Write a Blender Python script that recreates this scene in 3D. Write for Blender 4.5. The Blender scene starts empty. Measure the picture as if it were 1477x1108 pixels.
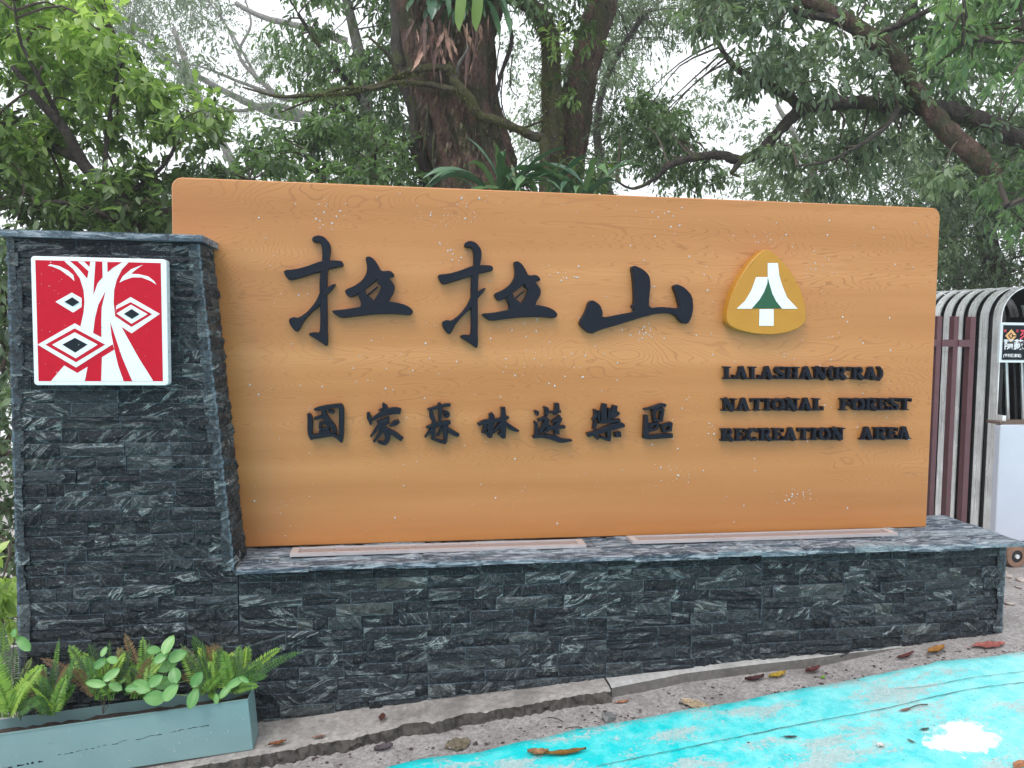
import bpy, bmesh, math, random
import numpy as np
from mathutils import Vector, Matrix, noise
random.seed(7); rng = np.random.default_rng(7)
S = bpy.context.scene; COL = S.collection
# ------------------------------------------------------------------ camera
CAM = np.array([0, -2.993, 1.5]); FOC = 1105.0
pitch, yaw, roll = math.radians(-3.5), math.radians(8.8), 0.011
fwd = np.array([math.sin(yaw)*math.cos(pitch), math.cos(yaw)*math.cos(pitch), math.sin(pitch)])
r0 = np.array([math.cos(yaw), -math.sin(yaw), 0]); u0 = np.cross(r0, fwd)
rgt = r0*math.cos(roll)+u0*math.sin(roll); upv = u0*math.cos(roll)-r0*math.sin(roll)
cd = bpy.data.cameras.new('camera'); cam = bpy.data.objects.new('camera', cd); COL.objects.link(cam)
M = Matrix.Identity(4)
for i, v in enumerate((rgt, upv, -fwd)):
    for j in range(3): M[j][i] = v[j]
for j in range(3): M[j][3] = CAM[j]
cam.matrix_world = M
cd.sensor_fit = 'HORIZONTAL'; cd.sensor_width = 36; cd.lens = 36*FOC/1477; cd.clip_start = .05; cd.clip_end = 600
S.camera = cam
# ------------------------------------------------------------------ light
SUN_EL, SUN_AZ = math.radians(56), math.radians(214)      # azimuth clockwise from +Y
EXPOSURE = 0.72
w = bpy.data.worlds.new('World'); S.world = w; w.use_nodes = True
nt = w.node_tree; nt.nodes.clear()
sky = nt.nodes.new('ShaderNodeTexSky'); sky.sky_type = 'NISHITA'; sky.sun_disc = False
sky.sun_elevation = SUN_EL; sky.sun_rotation = SUN_AZ; sky.air_density = 1.0; sky.dust_density = 6.0; sky.ozone_density = 1.0
hs = nt.nodes.new('ShaderNodeHueSaturation'); hs.inputs['Saturation'].default_value = 0.22
bg = nt.nodes.new('ShaderNodeBackground'); bg.inputs[1].default_value = 0.13
wo = nt.nodes.new('ShaderNodeOutputWorld')
ov = nt.nodes.new('ShaderNodeMix'); ov.data_type = 'RGBA'; ov.inputs[0].default_value = .72; ov.inputs[7].default_value = (8.3, 8.6, 9.0, 1)   # even white overcast veil over the sky
nt.links.new(sky.outputs[0], hs.inputs['Color']); nt.links.new(hs.outputs[0], ov.inputs[6]); nt.links.new(ov.outputs[2], bg.inputs[0]); nt.links.new(bg.outputs[0], wo.inputs[0])
sd = bpy.data.lights.new('sun', 'SUN'); sd.energy = 0.8; sd.angle = math.radians(22); sd.color = (1, .97, .93)
so = bpy.data.objects.new('sun', sd); COL.objects.link(so)
sdir = Vector((math.sin(SUN_AZ)*math.cos(SUN_EL), math.cos(SUN_AZ)*math.cos(SUN_EL), math.sin(SUN_EL)))
so.rotation_euler = sdir.to_track_quat('Z', 'Y').to_euler()
vs = S.view_settings; vs.view_transform = 'Standard'; vs.look = 'None'; vs.exposure = EXPOSURE; vs.gamma = 1; vs.use_curve_mapping = False
S.cycles.max_bounces = 8; S.cycles.volume_bounces = 0

# ------------------------------------------------------------------ placing helpers
def ray(px, py): return fwd*FOC+rgt*(px-738.5)-upv*(py-554)
def on_y(px, py, Y):
    d = ray(px, py); return CAM+(Y-CAM[1])/d[1]*d
def on_z(px, py, Z):
    d = ray(px, py); return CAM+(Z-CAM[2])/d[2]*d
def P(px, py, depth): return CAM+ray(px, py)/FOC*depth
ZX = [-3.2, -1.4, -.496, .834, 1.55, 2.33, 2.72, 4.5]
ZZ = [-.27, -.105, 0, .095, .137, .165, .195, .26]
def wall_ground(x): return np.interp(x, ZX, ZZ)
def sstep(a, b, x):
    t = np.clip((x-a)/(b-a), 0, 1); return t*t*(3-2*t)
def gz(x, y):
    z = wall_ground(x)
    z = z-.045*(1-sstep(1.8, 2.35, x))*(1-sstep(.02, .2, y))
    fall = np.maximum(0, y-1.3)*(1-sstep(2.2, 3.6, x))*.55+np.maximum(0, y-7)*sstep(2.2, 3.6, x)*.4
    fall = 5*np.tanh(fall/5)
    return z-fall
def on_g(px, py, dz=0):
    p = on_z(px, py, 0.0)
    for _ in range(8): p = on_z(px, py, float(gz(p[0], p[1]))+dz)
    return p
# ------------------------------------------------------------------ object helpers
def link(name, me, parent=None, mats=()):
    o = bpy.data.objects.new(name, me); COL.objects.link(o)
    if parent is not None: o.parent = parent
    for m in mats:
        if me is not None: me.materials.append(m)
    return o
def tag(o, label=None, cat=None, group=None, kind=None):
    if label: o['label'] = label
    if cat: o['category'] = cat
    if group: o['group'] = group
    if kind: o['kind'] = kind
    return o
def thing(name, label, cat, group=None, loc=(0, 0, 0)):
    o = bpy.data.objects.new(name, None); COL.objects.link(o); o.location = loc; o.empty_display_size = .1
    return tag(o, label, cat, group)
def mesh(name, V, F, smooth=False):
    me = bpy.data.meshes.new(name)
    V = np.asarray(V, dtype=np.float64).reshape(-1, 3)
    me.from_pydata([tuple(v) for v in V], [], [tuple(f) for f in F]); me.update()
    if smooth: me.polygons.foreach_set('use_smooth', [True]*len(me.polygons))
    return me
def tri_mesh(name, V, T, tint=None):
    me = bpy.data.meshes.new(name); V = np.asarray(V, np.float32); T = np.asarray(T, np.int32)
    me.vertices.add(len(V)); me.vertices.foreach_set('co', V.ravel())
    me.loops.add(T.size); me.loops.foreach_set('vertex_index', T.ravel())
    me.polygons.add(len(T)); me.polygons.foreach_set('loop_start', np.arange(0, T.size, 3, dtype=np.int32))
    me.update(calc_edges=True)
    if tint is not None:
        a = me.attributes.new('tint', 'FLOAT', 'POINT'); a.data.foreach_set('value', np.asarray(tint, np.float32))
    me.validate(); return me
class MB:
    def __init__(s): s.v = []; s.f = []
    def add(s, V, F):
        n = len(s.v); s.v += [tuple(map(float, v)) for v in V]; s.f += [tuple(i+n for i in f) for f in F]; return s
    def box(s, x0, x1, y0, y1, z0, z1):
        V = [(x, y, z) for z in (z0, z1) for y in (y0, y1) for x in (x0, x1)]
        return s.add(V, [(0, 2, 3, 1), (4, 5, 7, 6), (0, 1, 5, 4), (2, 6, 7, 3), (0, 4, 6, 2), (1, 3, 7, 5)])
    def tube(s, pts, rad, n=8, cap=True):
        pts = [np.asarray(p, float) for p in pts]; m = len(pts)
        if not hasattr(rad, '__len__'): rad = [rad]*m
        V = []; a = None
        for i, p in enumerate(pts):
            t = pts[min(i+1, m-1)]-pts[max(i-1, 0)]; t = t/(np.linalg.norm(t)+1e-9)
            if a is None: a = np.cross(t, (0, 0, 1.)); a = a if np.linalg.norm(a) > .2 else np.cross(t, (1., 0, 0))
            a = a-t*(a@t); a = a/np.linalg.norm(a); b = np.cross(t, a)
            for k in range(n):
                th = 2*math.pi*k/n; V.append(p+(a*math.cos(th)+b*math.sin(th))*rad[i])
        F = [(i*n+k, i*n+(k+1) % n, (i+1)*n+(k+1) % n, (i+1)*n+k) for i in range(m-1) for k in range(n)]
        if cap: F += [tuple(range(n-1, -1, -1)), tuple(range((m-1)*n, m*n))]
        return s.add(V, F)
    def make(s, name, mat_, parent=None, smooth=False):
        me = mesh(name, s.v, s.f, smooth); return link(name, me, parent, [mat_])
def catmull(pts, sub=6):
    pts = [np.asarray(p, float) for p in pts]; out = []
    n = len(pts)
    for i in range(n-1):
        p0, p1, p2, p3 = pts[max(i-1, 0)], pts[i], pts[i+1], pts[min(i+2, n-1)]
        for k in range(sub):
            t = k/sub
            out.append(.5*((2*p1)+(-p0+p2)*t+(2*p0-5*p1+4*p2-p3)*t*t+(-p0+3*p1-3*p2+p3)*t**3))
    out.append(pts[-1]); return out
def area2(o): return sum(o[i][0]*o[(i+1) % len(o)][1]-o[(i+1) % len(o)][0]*o[i][1] for i in range(len(o)))
def prism(bm, outline, yf, yb, bev=.0):
    """extrude an outline in the XZ plane from yf (front) to yb"""
    o = [tuple(map(float, p)) for p in outline]
    if area2(o) < 0: o = o[::-1]
    n = len(o); ins = []
    for i in range(n):
        a, b, c = o[i-1], o[i], o[(i+1) % n]
        e1 = Vector((b[0]-a[0], b[1]-a[1])); e2 = Vector((c[0]-b[0], c[1]-b[1]))
        if e1.length < 1e-7 or e2.length < 1e-7: ins.append(b); continue
        e1.normalize(); e2.normalize(); nn = Vector((-e1.y-e2.y, e1.x+e2.x))
        if nn.length < .3: ins.append(b); continue
        nn.normalize(); ins.append((b[0]+nn.x*bev, b[1]+nn.y*bev))
    rings = []
    if bev > 0: rings.append([bm.verts.new((p[0], yf, p[1])) for p in ins])
    rings.append([bm.verts.new((p[0], yf+bev, p[1])) for p in o])
    rings.append([bm.verts.new((p[0], yb, p[1])) for p in o])
    f = bm.faces.new(rings[0]); fb = bm.faces.new(rings[-1][::-1])
    for r_a, r_b in zip(rings, rings[1:]):
        for i in range(n): bm.faces.new((r_a[(i+1) % n], r_a[i], r_b[i], r_b[(i+1) % n]))
    f.normal_update(); fb.normal_update(); bmesh.ops.triangulate(bm, faces=[f, fb])
def bm_obj(name, bm, m, parent=None, smooth=False):
    me = bpy.data.meshes.new(name); bm.to_mesh(me); bm.free()
    if smooth: me.polygons.foreach_set('use_smooth', [True]*len(me.polygons))
    return link(name, me, parent, [m])
def prism_obj(name, outlines, yf, yb, m, parent=None, bev=0., step=0.):
    bm = bmesh.new()
    for i, o in enumerate(outlines): prism(bm, o, yf-step*i, yb, bev)
    return bm_obj(name, bm, m, parent)
def round_rect(x0, x1, z0, z1, r, n=6):
    out = []
    for cx, cz, a0 in ((x1-r, z1-r, 0), (x0+r, z1-r, 90), (x0+r, z0+r, 180), (x1-r, z0+r, 270)):
        for k in range(n+1):
            a = math.radians(a0+90*k/n); out.append((cx+r*math.cos(a), cz+r*math.sin(a)))
    return out
# ------------------------------------------------------------------ materials
class NT:
    def __init__(s, name):
        s.m = bpy.data.materials.new(name); s.m.use_nodes = True; s.t = s.m.node_tree; s.t.nodes.clear()
        s.out = s.n('ShaderNodeOutputMaterial'); s.b = s.n('ShaderNodeBsdfPrincipled'); s.l(s.b.outputs[0], s.out.inputs[0])
    def n(s, typ, **kw):
        nd = s.t.nodes.new(typ)
        for k, v in kw.items(): setattr(nd, k, v)
        return nd
    def l(s, a, b): s.t.links.new(a, b)
    def pos(s, scale=(1, 1, 1), rot=(0, 0, 0), obj=False, loc=None):
        mp = s.n('ShaderNodeMapping'); mp.inputs['Scale'].default_value = scale; mp.inputs['Rotation'].default_value = rot
        s.l(s.n('ShaderNodeTexCoord').outputs['Object'] if obj else s.n('ShaderNodeNewGeometry').outputs['Position'], mp.inputs[0])
        if loc is not None: s.l(loc, mp.inputs['Location'])
        return mp.outputs[0]
    def noise(s, vec, scale, detail=4, rough=.5, dist=0.):
        nd = s.n('ShaderNodeTexNoise'); nd.inputs['Scale'].default_value = scale; nd.inputs['Detail'].default_value = detail
        nd.inputs['Roughness'].default_value = rough; nd.inputs['Distortion'].default_value = dist
        if vec is not None: s.l(vec, nd.inputs['Vector'])
        return nd.outputs['Fac']
    def ramp(s, fac, stops, interp='LINEAR'):
        r = s.n('ShaderNodeValToRGB'); r.color_ramp.interpolation = interp; e = r.color_ramp.elements
        while len(e) < len(stops): e.new(.5)
        for i, (p, c) in enumerate(stops):
            e[i].position = p; e[i].color = (c, c, c, 1) if not hasattr(c, '__len__') else (*c[:3], 1)
        s.l(fac, r.inputs[0]); return r.outputs[0]
    def math(s, op, a, b=None, c=None, clamp=False):
        m = s.n('ShaderNodeMath', operation=op); m.use_clamp = clamp
        for i, v in enumerate((a, b, c)):
            if v is None: continue
            if isinstance(v, (int, float)): m.inputs[i].default_value = v
            else: s.l(v, m.inputs[i])
        return m.outputs[0]
    def mix(s, f, a, b, mode='MIX'):
        m = s.n('ShaderNodeMix', data_type='RGBA', blend_type=mode)
        for i, v in ((0, f), (6, a), (7, b)):
            if isinstance(v, (int, float)): m.inputs[i].default_value = v
            elif isinstance(v, tuple): m.inputs[i].default_value = (*v[:3], 1)
            else: s.l(v, m.inputs[i])
        return m.outputs[2]
    def bump(s, h, strength=.5, dist=.01):
        b = s.n('ShaderNodeBump'); b.inputs['Strength'].default_value = strength; b.inputs['Distance'].default_value = dist
        s.l(h, b.inputs['Height']); s.l(b.outputs[0], s.b.inputs['Normal']); return b
    def set(s, **kw):
        for k, v in kw.items():
            i = s.b.inputs[k.replace('_', ' ')]
            if isinstance(v, (int, float)): i.default_value = v
            elif isinstance(v, tuple): i.default_value = (*v[:3], 1) if len(v) == 3 else v
            else: s.l(v, i)
        return s
def flat(name, col, rough=.5, var=.12, scale=30, bump=0., metal=0., spec=.5):
    t = NT(name); n = t.noise(t.pos(), scale, 5, .6)
    lo = tuple(c*(1-var) for c in col); hi = tuple(min(1, c*(1+var)) for c in col)
    t.set(Base_Color=t.ramp(n, [(.3, lo), (.7, hi)]), Roughness=t.ramp(n, [(.3, max(0, rough-.08)), (.7, min(1, rough+.08))]), Metallic=metal, Specular_IOR_Level=spec)
    if bump: t.bump(n, bump, .004)
    return t.m
def stone_mat(name, light=1.0, cope=False):
    t = NT(name); oi = t.n('ShaderNodeObjectInfo'); rnd = oi.outputs['Random']
    off = t.n('ShaderNodeCombineXYZ'); t.l(t.math('MULTIPLY', rnd, 37.), off.inputs[0]); t.l(t.math('MULTIPLY', rnd, 91.), off.inputs[1]); t.l(t.math('MULTIPLY', rnd, 53.), off.inputs[2])
    geo = t.n('ShaderNodeNewGeometry'); vr = t.n('ShaderNodeVectorRotate', rotation_type='Y_AXIS'); t.l(geo.outputs['Position'], vr.inputs[0])
    ang = t.math('MULTIPLY', t.math('SUBTRACT', t.math('FRACT', t.math('MULTIPLY', rnd, 17.3)), .5), 2.); ang = t.math('MULTIPLY', t.math('MULTIPLY', ang, t.math('ABSOLUTE', ang)), .95); t.l(ang, vr.inputs['Angle'])
    mp = t.n('ShaderNodeMapping'); mp.inputs['Scale'].default_value = (6, 9, 30); t.l(vr.outputs[0], mp.inputs[0]); t.l(off.outputs[0], mp.inputs['Location'])
    vein = t.noise(mp.outputs[0], 1.0, 5, .62, .9)
    mp2 = t.n('ShaderNodeMapping'); t.l(geo.outputs['Position'], mp2.inputs[0]); t.l(off.outputs[0], mp2.inputs['Location'])
    rough_n = t.noise(mp2.outputs[0], 55, 8, .68); big = t.noise(mp2.outputs[0], 9, 2)
    # thin pale veins, stronger on some stones
    vmask = t.ramp(vein, [(.52, 0), (.565, .15), (.582, 1), (.598, .2), (.66, .02)])
    amt = t.math('MULTIPLY', vmask, t.ramp(t.math('FRACT', t.math('MULTIPLY', rnd, 5.77)), [(.3, .2), (.7, .6), (.95, 1.)]))
    basec = t.ramp(rnd, [(q, tuple(w_*light for w_ in c_)) for q, c_ in ((0, (.024, .038, .062)), (.4, (.050, .076, .112)), (.72, (.085, .122, .160)), (.92, (.16, .215, .26)), (1, (.27, .30, .29)))])
    basec = t.mix(t.ramp(rough_n, [(.35, .75), (.6, 0)]), basec, (.022*light, .028*light, .034*light))
    basec = t.mix(t.math('MULTIPLY', t.ramp(t.noise(mp2.outputs[0], 140, 4), [(.58, 0), (.72, 1)]), .35), basec, (.30, .36, .38))
    col = t.mix(amt, basec, (.42, .48, .49))
    if not cope:   # sawn arrises are paler than the split face
        so_ = t.n('ShaderNodeSeparateXYZ'); t.l(t.n('ShaderNodeTexCoord').outputs['Object'], so_.inputs[0])
        front = t.math('LESS_THAN', so_.outputs[1], .004); ez = t.math('ABSOLUTE', t.math('SUBTRACT', so_.outputs[2], .5)); ex_ = t.math('ABSOLUTE', t.math('SUBTRACT', so_.outputs[0], .5))
        e = t.math('MAXIMUM', t.ramp(ez, [(.462, 0), (.485, 1)]), t.ramp(ex_, [(.487, 0), (.496, 1)])); e = t.math('MULTIPLY', e, t.math('MULTIPLY_ADD', front, .75, .25))
        col = t.mix(t.math('MULTIPLY', e, t.ramp(rough_n, [(.40, .05), (.58, .60)])), col, (.17, .24, .30))
    else: col = t.mix(t.math('MULTIPLY', t.ramp(t.noise(t.pos((9, 55, 60)), 1, 6, .7, .6), [(.48, 0), (.60, 1)]), .75), col, (.46, .50, .56))
    t.set(Base_Color=col, Roughness=t.ramp(rough_n, [(.3, .42), (.7, .7)]), Specular_IOR_Level=.35)
    h = t.math('ADD', t.math('MULTIPLY', rough_n, .8), t.math('MULTIPLY', vein, .9))
    t.bump(h, 1., .017); return t.m
def wood_mat():
    t = NT('cedar_veneer')
    v = t.pos((.62, 1, 4.3)); n1 = t.noise(v, 1.05, 3, .5, .4)
    wob = t.noise(t.pos((9, 1, 30)), 1, 2); n1b = t.math('ADD', n1, t.math('MULTIPLY', wob, .010))
    ring = t.math('SINE', t.math('MULTIPLY', n1b, 430.))
    line = t.ramp(t.math('MULTIPLY_ADD', ring, .5, .5), [(.84, 0), (1., 1)])
    mask = t.ramp(t.noise(t.pos((.9, 1, 2.2)), 1.3, 2), [(.38, .20), (.60, .62)])
    fib = t.noise(t.pos((5, 5, 260)), 1, 4, .6); band = t.noise(t.pos((.35, 1, 6)), 1, 3)
    base = t.ramp(band, [(.3, (.36, .134, .030)), (.5, (.425, .171, .046)), (.7, (.51, .224, .074))])
    base = t.mix(t.ramp(fib, [(.35, .30), (.65, 0)]), base, (.42, .17, .045))
    sz = t.n('ShaderNodeSeparateXYZ'); t.l(t.n('ShaderNodeNewGeometry').outputs['Position'], sz.inputs[0])
    plain = t.ramp(t.math('ADD', sz.outputs[2], t.math('MULTIPLY_ADD', t.noise(t.pos((.8, 1, .8)), 1, 2), .9, -.45)), [(.95, .18), (1.25, 1)])   # plain sawn veneer low down, figured veneer above
    mask = t.math('MULTIPLY', mask, plain)
    base = t.mix(t.math('MULTIPLY', line, mask), base, (.27, .09, .020))
    t.set(Base_Color=base, Roughness=t.ramp(fib, [(.3, .34), (.7, .48)]), Coat_Weight=.22, Coat_Roughness=.2)
    t.bump(t.math('ADD', fib, t.math('MULTIPLY', line, -.4)), .12, .002); return t.m
def leaf_mat(name, cols, rough=.42, trans=.35, lift=0):
    t = NT(name); a = t.n('ShaderNodeAttribute', attribute_name='tint')
    n = t.noise(t.pos(), 3.5, 2); f = t.math('ADD', a.outputs['Fac'], t.math('MULTIPLY', t.math('SUBTRACT', n, .5), .5), clamp=True)
    if lift: cols = [tuple(v*.88+.12*sum(q)/3 for v in q) for q in cols]; cols = [tuple(v*lift for v in q) for q in cols]
    c = t.ramp(f, [(i/(len(cols)-1), q) for i, q in enumerate(cols)])
    t.set(Base_Color=c, Roughness=rough, Specular_IOR_Level=.5)
    tr = t.n('ShaderNodeBsdfTranslucent'); g = t.mix(1., c, (1.15, 1.3, .7), 'MULTIPLY'); t.l(g, tr.inputs[0])
    mx = t.n('ShaderNodeMixShader'); mx.inputs[0].default_value = trans
    t.l(t.b.outputs[0], mx.inputs[1]); t.l(tr.outputs[0], mx.inputs[2]); t.l(mx.outputs[0], t.out.inputs[0]); return t.m
def bark_mat(name, dark, light_, moss=.3, mosscol=(.10, .13, .03), sc=1.):
    t = NT(name); v = t.pos((14*sc, 14*sc, 4*sc)); n = t.noise(v, 1, 8, .68, .4); n2 = t.noise(t.pos(), 5*sc, 4); n3 = t.noise(t.pos(), 34*sc, 5, .7)
    c = t.ramp(n, [(.32, dark), (.5, tuple((a+b)/2 for a, b in zip(dark, light_))), (.68, light_)])
    c = t.mix(t.math('MULTIPLY', t.ramp(n3, [(.58, 0), (.66, 1)]), .55), c, tuple(min(1, q*1.9) for q in light_))
    mm = t.math('MULTIPLY', t.ramp(n2, [(.62-moss*.4, 0), (.70-moss*.3, 1)]), .8)
    c = t.mix(mm, c, t.ramp(n3, [(.3, tuple(q*.5 for q in mosscol)), (.7, mosscol)]))
    t.set(Base_Color=c, Roughness=.85); t.bump(t.math('ADD', n, t.math('MULTIPLY', n3, .6)), 1., .06); return t.m
M_stone = stone_mat('striped_slate', .215); M_cope = stone_mat('coping_slate', 1.15, True)
M_wood = wood_mat()
def black_paint():
    t = NT('navy_black_lacquer'); n = t.noise(t.pos(), 120, 4)
    t.set(Base_Color=(.006, .009, .017), Roughness=t.ramp(n, [(.35, .3), (.7, .45)]), Specular_IOR_Level=.16)
    t.bump(t.noise(t.pos(), 16, 3), .15, .01); return t.m
M_black = black_paint()
M_mortar = flat('dark_mortar', (.02, .024, .028), .9)
M_white = flat('white_enamel', (.70, .75, .79), .3, .03); M_red = flat('red_enamel', (.47, .006, .022), .4, .05, spec=.15); M_ink = flat('black_enamel', (.008, .014, .02), .4, spec=.15)
M_gold = flat('gold_paint', (.43, .195, .014), .34, .05, 12); M_green = flat('green_paint', (.0, .075, .03), .35)
M_planter = None

# ================================================================== SETTING
def axis(lo, hi, a, b, fine, coarse):
    xs = list(np.arange(a, b, fine)); x = a; st = fine
    L = []
    while x > lo: st *= 1.25; x -= st; L.append(max(x, lo))
    x = xs[-1]; st = fine; R = []
    while x < hi: st *= 1.25; x += st; R.append(min(x, hi))
    return np.array(L[::-1]+xs+R)
gx = axis(-45, 45, -2.2, 4.4, .05, 1); gy = axis(-30, 45, -1.6, 2.2, .05, 1)
X, Y = np.meshgrid(gx, gy); Z = gz(X, Y)
rough = np.array([[noise.noise(Vector((x*6, y*6, 0)))*.006+noise.noise(Vector((x*22, y*22, 3)))*.003 if -3 < x < 6 and -2 < y < 4 else 0 for x in gx] for y in gy])
Z = Z+rough
nx, ny = len(gx), len(gy); idx = np.arange(nx*ny).reshape(ny, nx)
Q = np.stack([idx[:-1, :-1], idx[:-1, 1:], idx[1:, 1:], idx[1:, :-1]], -1).reshape(-1, 4)
T = np.concatenate([Q[:, [0, 1, 2]], Q[:, [0, 2, 3]]])
t = NT('wet_gritty_concrete'); n1 = t.noise(t.pos(), 60, 8, .75); n2 = t.noise(t.pos(), 7, 4); n3 = t.noise(t.pos(), 220, 4, .7)
c = t.ramp(n1, [(.3, (.12, .105, .10)), (.48, (.34, .315, .31)), (.7, (.56, .53, .525))]); c = t.mix(t.ramp(n2, [(.48, 0), (.66, .45)]), c, (.15, .13, .125))
c = t.mix(t.ramp(n3, [(.3, .6), (.45, 0)]), c, (.05, .045, .05))
t.set(Base_Color=c, Roughness=.62); t.bump(t.math('ADD', n1, n3), .8, .008); M_ground = t.m
g = link('ground', tri_mesh('ground', np.stack([X, Y, Z], -1).reshape(-1, 3), T), None, [M_ground]); tag(g, kind='structure')
g.data.polygons.foreach_set('use_smooth', [True]*len(g.data.polygons))

# painted lane (turquoise), a sheet 4 mm and more above the ground with a worn edge
edge_px = [(420, 1140), (500, 1122), (562, 1108), (684, 1086), (763, 1070), (850, 1052), (900, 1042), (978, 1029), (1068, 1013), (1150, 997), (1232, 982), (1314, 964), (1388, 954), (1477, 942), (1560, 931)]
E0 = [on_g(*p)[:2] for p in edge_px]; ex = [p[0] for p in E0]; ey = [p[1] for p in E0]
ex = [-3.5, -1.3]+ex+[9]; ey = [-1.9, -.85]+ey+[2.2]
xs = np.arange(-3.2, 8.5, .045); top = np.interp(xs, ex, ey)+np.array([noise.noise(Vector((x*5, 0, 0)))*.022+noise.noise(Vector((x*23, 4, 0)))*.012 for x in xs])
tt = np.concatenate([[0, .01], np.arange(.05, .7, .04), np.geomspace(.7, 6.5, 22)])
XX = np.repeat(xs[None], len(tt), 0); YY = top[None]-tt[:, None]
ZZg = gz(XX, YY)+.012; ZZg[0] -= .011
n_x, n_y = len(xs), len(tt); idx = np.arange(n_x*n_y).reshape(n_y, n_x)
Q = np.stack([idx[:-1, :-1], idx[1:, :-1], idx[1:, 1:], idx[:-1, 1:]], -1).reshape(-1, 4)
t = NT('worn_turquoise_paint'); pm = t.pos((1, 1, 1), (0, 0, -.24)); gr = t.noise(pm, 75, 8, .8); md = t.noise(t.pos((2.2, 5, 1), (0, 0, -.24)), 1.5, 6, .65); sm = t.noise(pm, 13, 5, .7)
wear = t.ramp(t.math('ADD', t.math('MULTIPLY', md, .62), t.math('MULTIPLY', gr, .42)), [(.531, 0), (.578, .82)])
sepx = t.n('ShaderNodeSeparateXYZ'); t.l(t.n('ShaderNodeNewGeometry').outputs['Position'], sepx.inputs[0])
paler_right = t.math('ADD', t.math('MULTIPLY_ADD', sepx.outputs[0], .28, -.12), t.math('MULTIPLY_ADD', sm, 1.2, -.62), clamp=True)  # paint turns paler towards the right, broken up by noise
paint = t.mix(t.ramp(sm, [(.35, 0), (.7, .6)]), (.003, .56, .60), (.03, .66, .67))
paint = t.mix(paler_right, paint, (.46, .80, .80))
bare = t.ramp(gr, [(.3, (.24, .30, .30)), (.6, (.50, .56, .56))])
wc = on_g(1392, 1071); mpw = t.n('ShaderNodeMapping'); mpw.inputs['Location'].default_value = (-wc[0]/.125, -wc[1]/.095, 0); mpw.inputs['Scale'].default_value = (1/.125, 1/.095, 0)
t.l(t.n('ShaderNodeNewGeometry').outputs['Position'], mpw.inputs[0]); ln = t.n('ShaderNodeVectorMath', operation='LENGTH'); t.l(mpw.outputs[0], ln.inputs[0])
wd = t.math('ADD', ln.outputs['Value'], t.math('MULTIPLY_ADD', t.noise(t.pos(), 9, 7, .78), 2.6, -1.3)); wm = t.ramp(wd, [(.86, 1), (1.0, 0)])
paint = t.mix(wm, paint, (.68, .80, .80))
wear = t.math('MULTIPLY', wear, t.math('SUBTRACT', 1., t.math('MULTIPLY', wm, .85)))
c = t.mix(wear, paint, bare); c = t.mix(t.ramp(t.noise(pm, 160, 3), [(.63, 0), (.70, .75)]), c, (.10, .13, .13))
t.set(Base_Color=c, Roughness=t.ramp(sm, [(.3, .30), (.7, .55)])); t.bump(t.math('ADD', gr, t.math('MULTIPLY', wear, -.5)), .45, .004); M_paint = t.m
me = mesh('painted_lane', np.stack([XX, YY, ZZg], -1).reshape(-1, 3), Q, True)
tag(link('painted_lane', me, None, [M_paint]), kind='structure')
# cracks in the lane: two long thin dark lines
def ribbon(name, pxs, w, m, dz, kind='structure', jitter=.004):
    pts = [on_g(*p) for p in pxs]; pts = catmull(pts, 14); V = []; 
    for i, p in enumerate(pts):
        d = pts[min(i+1, len(pts)-1)]-pts[max(i-1, 0)]; s = np.array([-d[1], d[0], 0]); s /= np.linalg.norm(s)+1e-9
        j = noise.noise(Vector((p[0]*30, p[1]*30, 0)))*jitter; ww = w*(.5+.9*abs(noise.noise(Vector((p[0]*14, 9, p[1]*9)))))
        for q in (-1, 1):
            v = p+s*(j+q*ww); v[2] = gz(v[0], v[1])+dz; V.append(v)
    F = [(2*i, 2*i+2, 2*i+3, 2*i+1) for i in range(len(pts)-1)]
    return tag(link(name, mesh(name, V, F), None, [m]), kind=kind)
M_crack = flat('crack_dirt', (.05, .06, .06), .9)
ribbon('road_crack', [(860, 1112), (990, 1085), (1080, 1066), (1200, 1042), (1330, 1015), (1477, 990)], .0022, M_crack, .0165)
ribbon('road_crack', [(1290, 1000), (1350, 993), (1410, 982), (1477, 974)], .0016, M_crack, .0165)
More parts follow.
